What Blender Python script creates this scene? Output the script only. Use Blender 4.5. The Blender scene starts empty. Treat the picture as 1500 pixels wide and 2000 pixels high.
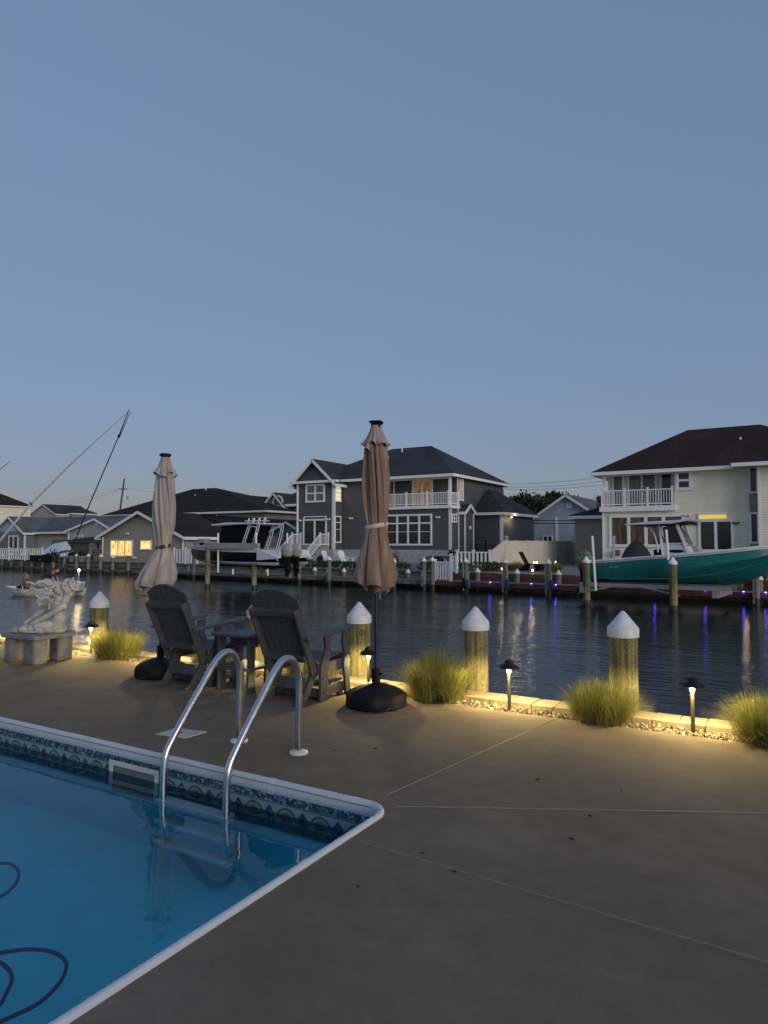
import bpy, bmesh, math, random
from mathutils import Vector, Matrix, Euler
from mathutils import noise as mnoise
random.seed(7)
R = math.radians
SC = bpy.context.scene
COL = SC.collection

# ------------------------------------------------------------------ camera
YAW, PITCH, EYE, FPX = R(31.0), math.atan(60/1350), 1.5, 1350.0
cd = bpy.data.cameras.new('camera'); cam = bpy.data.objects.new('camera', cd); COL.objects.link(cam)
cam.location = (0, 0, EYE); cam.rotation_euler = (R(90)+PITCH, 0, YAW)
cd.sensor_fit = 'AUTO'; cd.sensor_width = 36.0; cd.lens = 36.0*FPX/2000.0
cd.clip_start = 0.05; cd.clip_end = 3000
SC.camera = cam

# ------------------------------------------------------------------ world, sun, exposure (dusk)
W = bpy.data.worlds.new("World"); SC.world = W; W.use_nodes = True
wn = W.node_tree.nodes; wl = W.node_tree.links
SUN_EL, SUN_AZ = 2.0, 114.0            # degrees; azimuth clockwise from +Y (behind and to the right of the camera)
sky = wn.new('ShaderNodeTexSky'); sky.sky_type = 'NISHITA'; sky.sun_disc = False
sky.sun_elevation = R(SUN_EL); sky.sun_rotation = R(SUN_AZ)
sky.altitude = 0; sky.air_density = 1.0; sky.dust_density = 0.7; sky.ozone_density = 4.0
wbg = wn['Background']; wbg.inputs['Strength'].default_value = 0.15
sgm = wn.new('ShaderNodeGamma'); sgm.inputs[1].default_value = .3                    # soft dusk contrast
swb = wn.new('ShaderNodeMix'); swb.data_type = 'RGBA'; swb.blend_type = 'MULTIPLY'; swb.inputs[0].default_value = 1
swb.inputs[7].default_value = (2.22, 2.27, 2.80, 1)                                   # white balance
wl.new(sky.outputs[0], sgm.inputs[0]); wl.new(sgm.outputs[0], swb.inputs[6]); wl.new(swb.outputs[2], wbg.inputs[0])
sl = bpy.data.lights.new('sun', 'SUN'); sl.energy = 1.4; sl.angle = R(36); sl.color = (1.0, 0.88, 0.76)
sun = bpy.data.objects.new('sun', sl); COL.objects.link(sun)
_sd = Vector((math.sin(R(SUN_AZ))*math.cos(R(13)), math.cos(R(SUN_AZ))*math.cos(R(13)), math.sin(R(13))))
sun.rotation_euler = _sd.to_track_quat('Z', 'Y').to_euler(); sun.location = (20, -10, 20)
SC.view_settings.view_transform = 'Standard'; SC.view_settings.look = 'None'
SC.view_settings.gamma = 1.0; SC.view_settings.exposure = 0.0
try: SC.view_settings.use_curve_mapping = False
except Exception: pass
SC.render.engine = 'CYCLES'
SC.cycles.use_denoising = True
SC.cycles.max_bounces = 6; SC.cycles.diffuse_bounces = 3; SC.cycles.glossy_bounces = 4
SC.cycles.transparent_max_bounces = 10; SC.cycles.caustics_reflective = False; SC.cycles.caustics_refractive = False
SC.cycles.sample_clamp_indirect = 4.0

# ------------------------------------------------------------------ pixel rays -> world points (photo is 1500 x 2000)
_r = Vector((math.cos(YAW), math.sin(YAW), 0)); _f = Vector((-math.sin(YAW), math.cos(YAW), 0)); _z = Vector((0, 0, 1))
_fw = _f*math.cos(PITCH)+_z*math.sin(PITCH); _up = _z*math.cos(PITCH)-_f*math.sin(PITCH)
def ray(px, py): return _fw+_r*((px-750)/FPX)+_up*((1000-py)/FPX)
def G(px, py, z=0.0):
    d = ray(px, py); t = (z-EYE)/d.z; return Vector((d.x*t, d.y*t, z))
def V(px, py, v):
    d = ray(px, py); t = v/d.y; return Vector((d.x*t, v, EYE+d.z*t))
def U(px, py, u):
    d = ray(px, py); t = u/d.x; return Vector((u, d.y*t, EYE+d.z*t))
FBK = 0.09                                            # the far bank runs 5 degrees off the near one
FBA = -math.atan(FBK)
def FB(px, py, off=0.0):                              # on the vertical plane of the far dock edge, off metres behind it
    d = ray(px, py); c = 30.0-FBK*11.2+off; t = c/(d.y+FBK*d.x); return Vector((d.x*t, d.y*t, EYE+d.z*t))
def fbv(u, off=0.0): return 30.0-FBK*(u+11.2)+off
def fu(px, v): return V(px, 1000, v).x
def fz(px, py, v): return V(px, py, v).z

# ------------------------------------------------------------------ materials
def _new(name):
    m = bpy.data.materials.new(name); m.use_nodes = True
    n = m.node_tree.nodes; return m, n, m.node_tree.links, n['Principled BSDF']
def _co(n, l, scale=(1,1,1), kind='Object'):
    t = n.new('ShaderNodeTexCoord'); mp = n.new('ShaderNodeMapping'); mp.inputs['Scale'].default_value = scale
    l.new(t.outputs[kind], mp.inputs[0]); return mp.outputs[0]
def _noise(n, l, co, scale, detail=4, rough=.55):
    x = n.new('ShaderNodeTexNoise'); x.inputs['Scale'].default_value = scale; x.inputs['Detail'].default_value = detail
    x.inputs['Roughness'].default_value = rough; l.new(co, x.inputs['Vector']); return x.outputs['Fac']
def _ramp(n, l, fac, stops):
    r = n.new('ShaderNodeValToRGB'); e = r.color_ramp.elements
    while len(e) < len(stops): e.new(.5)
    for i, (p, c) in enumerate(stops): e[i].position = p; e[i].color = (c[0], c[1], c[2], 1)
    l.new(fac, r.inputs[0]); return r.outputs[0]
def _mix(n, l, a, b, fac, mode='MIX'):
    m = n.new('ShaderNodeMix'); m.data_type = 'RGBA'; m.blend_type = mode
    for s, x in ((0, fac), (6, a), (7, b)):
        if isinstance(x, (int, float)): m.inputs[s].default_value = x
        elif isinstance(x, tuple): m.inputs[s].default_value = (x[0], x[1], x[2], 1)
        else: l.new(x, m.inputs[s])
    return m.outputs[2]
def _math(n, l, op, a, b=None, c=None):
    m = n.new('ShaderNodeMath'); m.operation = op
    for i, x in enumerate((a, b, c)):
        if x is None: continue
        if isinstance(x, (int, float)): m.inputs[i].default_value = x
        else: l.new(x, m.inputs[i])
    return m.outputs[0]
def _bump(n, l, p, h, strength, dist=.01):
    b = n.new('ShaderNodeBump'); b.inputs['Strength'].default_value = strength; b.inputs['Distance'].default_value = dist
    l.new(h, b.inputs['Height']); l.new(b.outputs[0], p.inputs['Normal']); return b
def k_(c, s): return tuple(min(1, x*s) for x in c)
def pm(name, col, rough=.6, metal=0, var=.14, vs=5, bump=.0, bs=60, coat=0, spec=.5, stretch=(1,1,1)):
    m, n, l, p = _new(name)
    co = _co(n, l, stretch); f = _noise(n, l, co, vs)
    l.new(_ramp(n, l, f, [(.3, k_(col, 1-var)), (.7, k_(col, 1+var))]), p.inputs['Base Color'])
    rn = _noise(n, l, co, vs*2.3)
    l.new(_math(n, l, 'MULTIPLY_ADD', rn, .18, max(.02, rough-.09)), p.inputs['Roughness'])
    p.inputs['Metallic'].default_value = metal; p.inputs['Coat Weight'].default_value = coat
    p.inputs['Specular IOR Level'].default_value = spec
    if bump: _bump(n, l, p, _noise(n, l, co, bs, 5), bump)
    return m
def emi(name, col, strength):
    m, n, l, p = _new(name); p.inputs['Base Color'].default_value = (*col, 1)
    p.inputs['Emission Color'].default_value = (*col, 1); p.inputs['Emission Strength'].default_value = strength; return m
def siding(name, col, pitch=.13):
    m, n, l, p = _new(name); co = _co(n, l); s = n.new('ShaderNodeSeparateXYZ'); l.new(co, s.inputs[0])
    fr = _math(n, l, 'FRACT', _math(n, l, 'DIVIDE', s.outputs[2], pitch))
    base = _ramp(n, l, _noise(n, l, co, .9, 6), [(.3, k_(col, .88)), (.7, k_(col, 1.1))])
    gr = _ramp(n, l, fr, [(.0, (.45,.45,.45)), (.14, (1,1,1))])
    l.new(_mix(n, l, base, gr, 1.0, 'MULTIPLY'), p.inputs['Base Color'])
    p.inputs['Roughness'].default_value = .6
    _bump(n, l, p, _math(n, l, 'SUBTRACT', 1.0, fr), .8, .02); return m
def shingle(name, col, row=.16):
    m, n, l, p = _new(name); co = _co(n, l); s = n.new('ShaderNodeSeparateXYZ'); l.new(co, s.inputs[0])
    fr = _math(n, l, 'FRACT', _math(n, l, 'DIVIDE', s.outputs[2], row*.5))
    mp = n.new('ShaderNodeMapping'); mp.inputs['Scale'].default_value = (3.2, 3.2, 12); l.new(co, mp.inputs[0])
    f = _noise(n, l, mp.outputs[0], 1.6, 3, .7)
    big = _noise(n, l, co, .35, 4)
    c1 = _ramp(n, l, f, [(.32, k_(col, .55)), (.5, col), (.68, k_(col, 1.55))])
    c2 = _mix(n, l, c1, _ramp(n, l, big, [(.35, (.8,.8,.8)), (.65, (1.12,1.1,1.08))]), 1.0, 'MULTIPLY')
    c3 = _mix(n, l, c2, _ramp(n, l, fr, [(0, (.72,.72,.72)), (.2, (1,1,1))]), 1.0, 'MULTIPLY')
    l.new(c3, p.inputs['Base Color']); p.inputs['Roughness'].default_value = .9; p.inputs['Specular IOR Level'].default_value = .15
    _bump(n, l, p, f, .5, .02); return m
def wood(name, col, dark=.55, scale=(14,14,1.2), rough=.75):
    m, n, l, p = _new(name); co = _co(n, l, scale)
    f = _noise(n, l, co, 1.0, 7, .62); g = _noise(n, l, _co(n, l, (2,2,.6)), 1.5, 3)
    c = _mix(n, l, _ramp(n, l, f, [(.3, k_(col, dark)), (.52, col), (.75, k_(col, 1.25))]),
             _ramp(n, l, g, [(.35, (.72,.74,.66)), (.65, (1.1,1.08,1.02))]), 1.0, 'MULTIPLY')
    l.new(c, p.inputs['Base Color']); p.inputs['Roughness'].default_value = rough
    _bump(n, l, p, f, .6, .01); return m
def island(name, c0, c1, rough=.7, spec=.4, trans=0):
    m, n, l, p = _new(name); g = n.new('ShaderNodeNewGeometry')
    l.new(_ramp(n, l, g.outputs['Random Per Island'], [(0, c0), (1, c1)]), p.inputs['Base Color'])
    p.inputs['Roughness'].default_value = rough; p.inputs['Specular IOR Level'].default_value = spec
    if trans:
        t = n.new('ShaderNodeBsdfTranslucent'); mx = n.new('ShaderNodeMixShader'); mx.inputs[0].default_value = trans
        l.new(_ramp(n, l, g.outputs['Random Per Island'], [(0, c0), (1, c1)]), t.inputs[0])
        l.new(p.outputs[0], mx.inputs[1]); l.new(t.outputs[0], mx.inputs[2]); l.new(mx.outputs[0], n['Material Output'].inputs[0])
    return m
def pilewood():
    # weathered greenish timber: long streaks, checks and a few dark knots
    m, n, l, p = _new('weathered_pile'); co = _co(n, l)
    f = _noise(n, l, _co(n, l, (26,26,1.1)), 1.0, 8, .68); g = _noise(n, l, _co(n, l, (5,5,1.0)), 1.3, 4, .6)
    vo = n.new('ShaderNodeTexVoronoi'); vo.inputs['Scale'].default_value = 1; l.new(_co(n, l, (6.5,6.5,3.4)), vo.inputs['Vector'])
    dst = _math(n, l, 'ADD', vo.outputs['Distance'], _math(n, l, 'MULTIPLY', f, .25))
    ring = _math(n, l, 'SINE', _math(n, l, 'MULTIPLY', dst, 46))
    c = _ramp(n, l, f, [(.30, (.085,.077,.042)), (.44, (.23,.208,.118)), (.56, (.37,.335,.20)), (.72, (.49,.45,.29))])
    c = _mix(n, l, c, _ramp(n, l, g, [(.36, (.42,.47,.36)), (.62, (1.08,1.05,1.0))]), 1.0, 'MULTIPLY')
    c = _mix(n, l, c, _ramp(n, l, ring, [(.2, (.82,.80,.76)), (.8, (1.06,1.06,1.06))]), 1.0, 'MULTIPLY')
    c = _mix(n, l, c, _ramp(n, l, vo.outputs['Distance'], [(.05, (.30,.28,.22)), (.16, (1,1,1))]), 1.0, 'MULTIPLY')
    l.new(c, p.inputs['Base Color']); p.inputs['Roughness'].default_value = .8; p.inputs['Specular IOR Level'].default_value = .25
    _bump(n, l, p, _math(n, l, 'ADD', f, _math(n, l, 'MULTIPLY', ring, .06)), .9, .012); return m
MT = {}
def build_mats():
    # deck: sprayed tan concrete with a fine broom and broad stains
    m, n, l, p = _new('deck_concrete'); co = _co(n, l)
    a = _ramp(n, l, _noise(n, l, co, 1.1, 6, .62), [(.3, (.150,.120,.088)), (.7, (.206,.168,.126))])
    b = _ramp(n, l, _noise(n, l, co, 190, 3, .7), [(.3, (.78,.78,.78)), (.7, (1.2,1.2,1.2))])
    c = _ramp(n, l, _noise(n, l, co, 7, 5, .7), [(.25, (.86,.85,.84)), (.6, (1.05,1.05,1.05))])
    l.new(_mix(n, l, _mix(n, l, a, b, 1.0, 'MULTIPLY'), c, 1.0, 'MULTIPLY'), p.inputs['Base Color'])
    l.new(_math(n, l, 'MULTIPLY_ADD', _noise(n, l, co, 3, 4), .2, .78), p.inputs['Roughness'])
    p.inputs['Specular IOR Level'].default_value = .12
    _bump(n, l, p, _noise(n, l, co, 140, 4, .7), .35, .004); MT['deck'] = m
    # canal water
    m, n, l, p = _new('canal_water'); p.inputs['Base Color'].default_value = (.006, .010, .011, 1)
    p.inputs['Roughness'].default_value = .045; p.inputs['IOR'].default_value = 1.33; p.inputs['Specular IOR Level'].default_value = .36
    co = _co(n, l, (.55, 1.5, 1)); w1 = _noise(n, l, co, 2.3, 5, .58)
    w2 = _noise(n, l, _co(n, l, (.16, .42, 1)), 1.0, 2, .5)
    h = _math(n, l, 'ADD', _math(n, l, 'MULTIPLY', w1, .55), _math(n, l, 'MULTIPLY', w2, 1.1))
    _bump(n, l, p, h, .50, .12); MT['canal'] = m
    # pool water: clear, tinted, with a Fresnel mirror on top
    m, n, l, p = _new('pool_water'); n.remove(p)
    t = n.new('ShaderNodeBsdfTransparent'); t.inputs[0].default_value = (.82, .96, .99, 1)
    g = n.new('ShaderNodeBsdfGlossy'); g.inputs['Roughness'].default_value = .02
    fr = n.new('ShaderNodeFresnel'); fr.inputs[0].default_value = 1.33
    b = n.new('ShaderNodeBump'); b.inputs['Strength'].default_value = .06; b.inputs['Distance'].default_value = .05
    l.new(_noise(n, l, _co(n, l), 2.6, 3), b.inputs['Height']); l.new(b.outputs[0], g.inputs['Normal']); l.new(b.outputs[0], fr.inputs['Normal'])
    mx = n.new('ShaderNodeMixShader'); l.new(fr.outputs[0], mx.inputs[0]); l.new(t.outputs[0], mx.inputs[1]); l.new(g.outputs[0], mx.inputs[2])
    l.new(mx.outputs[0], n['Material Output'].inputs[0]); MT['poolwater'] = m
    MT['liner'] = pm('pool_liner', (.050,.72,.86), .45, var=.10, vs=3.5)
    MT['tile_light'] = pm('liner_band', (.21,.30,.35), .4, var=.12, vs=12)
    MT['tile_dark'] = pm('liner_navy', (.012,.045,.085), .4, var=.6, vs=40)
    MT['tile_olive'] = pm('liner_olive', (.065,.105,.10), .4, var=.35, vs=30)
    m, n, l, p = _new('liner_mosaic'); co = _co(n, l)
    vo = n.new('ShaderNodeTexVoronoi'); vo.inputs['Scale'].default_value = 62; l.new(co, vo.inputs['Vector'])
    l.new(_ramp(n, l, vo.outputs['Color'], [(.25, (.010,.035,.06)), (.6, (.03,.09,.13)), (.8, (.22,.33,.36))]), p.inputs['Base Color']); MT['mosaic'] = m
    MT['coping'] = pm('white_coping', (.52,.56,.61), .35, var=.05, vs=2)
    MT['white'] = pm('white_vinyl', (.85,.86,.86), .4, var=.05, vs=2)
    MT['capwhite'] = pm('weathered_white_cap', (.66,.68,.70), .45, var=.13, vs=6, stretch=(3,3,.8))
    MT['offwhite'] = pm('off_white_plastic', (.62,.62,.58), .5, var=.06)
    MT['steel'] = pm('stainless_steel', (.62,.63,.64), .24, metal=1, var=.08, vs=4)
    MT['chair'] = pm('charcoal_poly_lumber', (.058,.061,.067), .55, var=.12, vs=9, bump=.12, bs=90, stretch=(1,1,.3))
    MT['screw'] = pm('steel_screw', (.7,.7,.7), .3, metal=1)
    MT['black'] = pm('black_plastic', (.007,.007,.008), .6, var=.2, bump=.1, bs=30, spec=.2)
    MT['blackmetal'] = pm('dark_bronze_metal', (.022,.020,.018), .4, metal=.6); MT['stem'] = pm('bronze_stem', (.10,.085,.06), .5)
    MT['umbpole'] = pm('graphite_pole', (.03,.034,.045), .35, metal=.5)
    def fabric(nm, c, faded):
        m, n, l, p = _new(nm); co = _co(n, l); wv = _noise(n, l, _co(n, l, (300,300,300)), 1, 2)
        f = _ramp(n, l, _noise(n, l, co, 2.6, 5), [(.3, k_(c, .88)), (.7, k_(c, 1.1))])
        st = _ramp(n, l, _noise(n, l, _co(n, l, (13,13,1.1)), 1.0, 3, .6), [(.46, (0,0,0)), (.62, (1,1,1))])
        f = _mix(n, l, f, faded, _math(n, l, 'MULTIPLY', st, .75))
        l.new(_mix(n, l, f, _ramp(n, l, wv, [(.3, (.93,.93,.93)), (.7, (1.05,1.05,1.05))]), 1.0, 'MULTIPLY'), p.inputs['Base Color'])
        p.inputs['Roughness'].default_value = .85; p.inputs['Specular IOR Level'].default_value = .2; p.inputs['Sheen Weight'].default_value = .15
        _bump(n, l, p, wv, .12, .002); return m
    MT['umb_brown'] = fabric('faded_tan_canvas', (.225,.150,.102), (.31,.25,.225)); MT['umb_flap'] = fabric('faded_flap_canvas', (.33,.27,.24), (.38,.32,.295)); MT['umb_cream'] = fabric('pale_beige_canvas', (.36,.315,.285), (.48,.435,.41))
    MT['strap'] = fabric('beige_strap', (.58,.48,.43), (.6,.5,.45))
    MT['pile'] = pilewood()
    MT['pilefar'] = wood('grey_pile', (.22,.225,.19), .55, (9,9,1))
    MT['timber'] = wood('grey_dock_timber', (.20,.195,.17), .6, (1.2,9,9))
    MT['redboard'] = wood('red_brown_board', (.16,.055,.045), .7, (1.0,8,8), .6)
    MT['cap_paver'] = pm('sand_paver', (.27,.22,.15), .8, var=.16, vs=9, bump=.3, bs=60)
    MT['pebble'] = island('river_pebbles', (.035,.03,.024), (.32,.27,.20), .8)
    MT['grass'] = island('fountain_grass', (.07,.09,.016), (.44,.43,.13), .5, trans=.3)
    MT['straw'] = island('dry_grass', (.13,.10,.045), (.32,.25,.12), .7)
    MT['leaf'] = island('leaves', (.010,.018,.007), (.035,.055,.018), .6, trans=.2)
    MT['leafg'] = island('shrub_leaves', (.02,.04,.012), (.06,.10,.03), .6, trans=.2)
    MT['bark'] = wood('bark', (.07,.055,.04))
    m, n, l, p = _new('weathered_stone'); co = _co(n, l)
    c = _ramp(n, l, _noise(n, l, co, 5, 7, .65), [(.28, (.24,.235,.20)), (.44, (.50,.485,.43)), (.7, (.72,.70,.64))])
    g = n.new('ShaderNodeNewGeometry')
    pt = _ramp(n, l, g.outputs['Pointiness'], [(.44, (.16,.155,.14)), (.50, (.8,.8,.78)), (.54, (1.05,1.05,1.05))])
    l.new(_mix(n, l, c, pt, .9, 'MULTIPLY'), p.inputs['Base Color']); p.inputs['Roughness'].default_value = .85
    _bump(n, l, p, _noise(n, l, co, 60, 5), .4, .006); MT['statue'] = m
    MT['concrete'] = pm('cast_concrete', (.27,.275,.27), .85, var=.35, vs=7, bump=.4, bs=45)
    MT['block'] = pm('rough_concrete_block', (.155,.16,.155), .9, var=.45, vs=6, bump=.6, bs=35); MT['slab'] = pm('grey_slab', (.20,.195,.185), .8, var=.2, vs=6, bump=.2, bs=60)
    MT['gray_siding'] = siding('slate_siding', (.093,.098,.105)); MT['taupe_siding'] = siding('taupe_siding', (.14,.125,.11))
    MT['beige_siding'] = siding('beige_siding', (.34,.32,.26)); MT['cream_siding'] = siding('cream_siding', (.86,.82,.64))
    MT['blue_siding'] = siding('pale_blue_siding', (.40,.46,.50), .16); MT['ltgray_siding'] = siding('light_grey_siding', (.42,.41,.39))
    MT['midgray_siding'] = siding('mid_grey_siding', (.17,.185,.19)); MT['tan_wall'] = siding('tan_siding', (.30,.26,.20))
    MT['shed_wall'] = siding('brown_shed_boards', (.13,.11,.085), .2)
    MT['slate_roof'] = shingle('charcoal_shingles', (.050,.054,.062)); MT['brown_roof'] = shingle('brown_shingles', (.040,.025,.020))
    MT['dark_roof'] = shingle('dark_brown_shingles', (.032,.026,.023)); MT['gray_roof'] = shingle('grey_shingles', (.13,.14,.15))
    m, n, l, p = _new('stone_veneer'); co = _co(n, l)
    mp = n.new('ShaderNodeMapping'); mp.inputs['Rotation'].default_value = (R(90), 0, 0); l.new(co, mp.inputs[0])
    bt = n.new('ShaderNodeTexBrick'); bt.inputs['Scale'].default_value = 2.2; bt.inputs['Color1'].default_value = (.50,.52,.53,1)
    bt.inputs['Color2'].default_value = (.34,.36,.38,1); bt.inputs['Mortar'].default_value = (.40,.40,.40,1); bt.inputs['Mortar Size'].default_value = .012
    l.new(mp.outputs[0], bt.inputs['Vector'])
    l.new(_mix(n, l, bt.outputs[0], _ramp(n, l, _noise(n, l, co, 6, 5), [(.3,(.7,.7,.7)),(.7,(1.2,1.2,1.2))]), 1.0, 'MULTIPLY'), p.inputs['Base Color'])
    p.inputs['Roughness'].default_value = .8; MT['stone'] = m
    MT['trim'] = pm('white_trim', (.84,.85,.85), .45, var=.05, vs=1)
    MT['glass'] = pm('window_glass', (.020,.024,.026), .06, var=.5, vs=.8, spec=.6)
    MT['glass_curtain'] = pm('curtained_glass', (.13,.155,.15), .12, var=.25, vs=1.2, stretch=(6,6,.4))
    MT['blind'] = pm('cream_blind', (.62,.56,.40), .3, var=.12, vs=2)
    m, n, l, p = _new('lit_room'); co = _co(n, l, (3.2, 3.2, 1.3)); f = _noise(n, l, co, 1.6, 5, .6)
    c = _ramp(n, l, f, [(.32, (.16,.07,.02)), (.45, (.75,.40,.10)), (.6, (1,.66,.22)), (.75, (1,.86,.5))])
    l.new(c, p.inputs['Emission Color']); p.inputs['Emission Strength'].default_value = 1.5
    p.inputs['Base Color'].default_value = (.02,.02,.02,1); p.inputs['Roughness'].default_value = .1; MT['lit'] = m
    m2 = m.copy(); m2.name = 'softly_lit_room'; m2.node_tree.nodes['Principled BSDF'].inputs['Emission Strength'].default_value = .14; MT['softlit'] = m2
    m, n, l, p = _new('dim_room'); co = _co(n, l, (5, 5, .5)); f = _noise(n, l, co, 1.5, 4, .6)
    c = _ramp(n, l, f, [(.38, (.02,.012,.006)), (.62, (.30,.19,.10))])
    l.new(c, p.inputs['Emission Color']); p.inputs['Emission Strength'].default_value = .15
    p.inputs['Base Color'].default_value = (.02,.02,.02,1); p.inputs['Roughness'].default_value = .08; MT['dimlit'] = m
    MT['lityellow'] = emi('lit_transom', (1.0,.66,.09), .5); MT['sunset_blind'] = emi('sunset_glow_blind', (1.0,.88,.56), .42); MT['floodlens'] = emi('flood_lamp_lens', (1,.85,.6), 3.0); MT['lamp_lens'] = emi('warm_lamp_lens', (1.0,.80,.40), 2.2); MT['yard_lens'] = emi('yard_lamp_lens', (1.0,.80,.46), 3.0)  # cream blind's emission imitates reflected sunset, no lamp behind it
    MT['blue_lens'] = emi('blue_white_led', (.62,.60,1.0), 3.0); MT['nav_lens'] = emi('boat_lamp', (1.0,.80,.42), 30.0)
    MT['yard'] = pm('yard_stone', (.20,.19,.165), .9, var=.35, vs=6, bump=.5, bs=12)
    MT['ground'] = pm('far_ground', (.12,.115,.09), .95, var=.3, vs=.3)
    MT['fence'] = pm('cream_vinyl_fence', (.62,.58,.48), .5, var=.05, vs=1)
    MT['navy'] = pm('navy_gelcoat', (.004,.005,.012), .3, var=.1, spec=.3); MT['navycloth'] = pm('navy_canvas', (.004,.0045,.010), .9, spec=.15)
    MT['teal'] = pm('teal_gelcoat', (.016,.165,.160), .25, var=.10, vs=1.0, coat=.4)
    MT['gelwhite'] = pm('white_gelcoat', (.68,.70,.71), .25, var=.05, coat=.3)
    MT['greycover'] = pm('grey_canvas', (.36,.355,.33), .8, var=.15); MT['darkcover'] = pm('dark_grey_canvas', (.035,.036,.040), .85)
    MT['alu'] = pm('dull_aluminium', (.34,.35,.33), .5, metal=.3, var=.15)
    m, n, l, p = _new('camouflage_cover'); co = _co(n, l)
    l.new(_ramp(n, l, _noise(n, l, co, 9, 4, .7), [(.38, (.03,.045,.015)), (.5, (.16,.22,.07)), (.62, (.30,.36,.14))]), p.inputs['Base Color']); MT['camo'] = m
    MT['bluefender'] = pm('blue_fender', (.02,.05,.14), .5); MT['bluetarp'] = pm('blue_tarp', (.08,.20,.36), .6)
    MT['tealfender'] = pm('teal_fender', (.03,.13,.19), .5)
    MT['redwood'] = wood('reddish_bench_wood', (.22,.09,.06)); MT['hose'] = pm('blue_hose', (.008,.035,.15), .4)
    MT['joint'] = pm('joint_filler', (.19,.165,.13), .7, var=.2, vs=20); MT['lid'] = pm('skimmer_lid', (.42,.42,.38), .6, var=.1, vs=8)
    MT['deadleaf'] = pm('dead_leaf', (.025,.018,.012), .8); MT['wire'] = pm('black_wire', (.015,.015,.017), .6)
    MT['palebluepole'] = pm('white_pole', (.86,.87,.87), .35); MT['darkpole'] = pm('dark_pole', (.02,.022,.03), .4)
    MT['skin'] = pm('skin', (.40,.24,.17), .6); MT['shirt'] = pm('maroon_shirt', (.05,.022,.022), .9); MT['trousers'] = pm('dark_trousers', (.02,.021,.025), .9)
    MT['shirt2'] = pm('faded_red_shirt', (.20,.09,.08), .9); MT['hair'] = pm('dark_hair', (.015,.012,.01), .7)
    MT['planter'] = pm('dark_planter', (.03,.03,.03), .6); MT['flower'] = island('flower_heads', (.25,.04,.06), (.5,.35,.4), .7)
    MT['mark'] = pm('burnt_number', (.022,.018,.010), .9); MT['acunit'] = pm('grey_metal_louvre', (.12,.125,.12), .5, metal=.3)
    MT['algae'] = pm('wet_algae', (.030,.034,.018), .5, var=.4, vs=9)
    MT['dark_hole'] = pm('dark_opening', (.03,.035,.03), .8); MT['flap'] = pm('skimmer_flap', (.16,.18,.15), .6)
build_mats()

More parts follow.
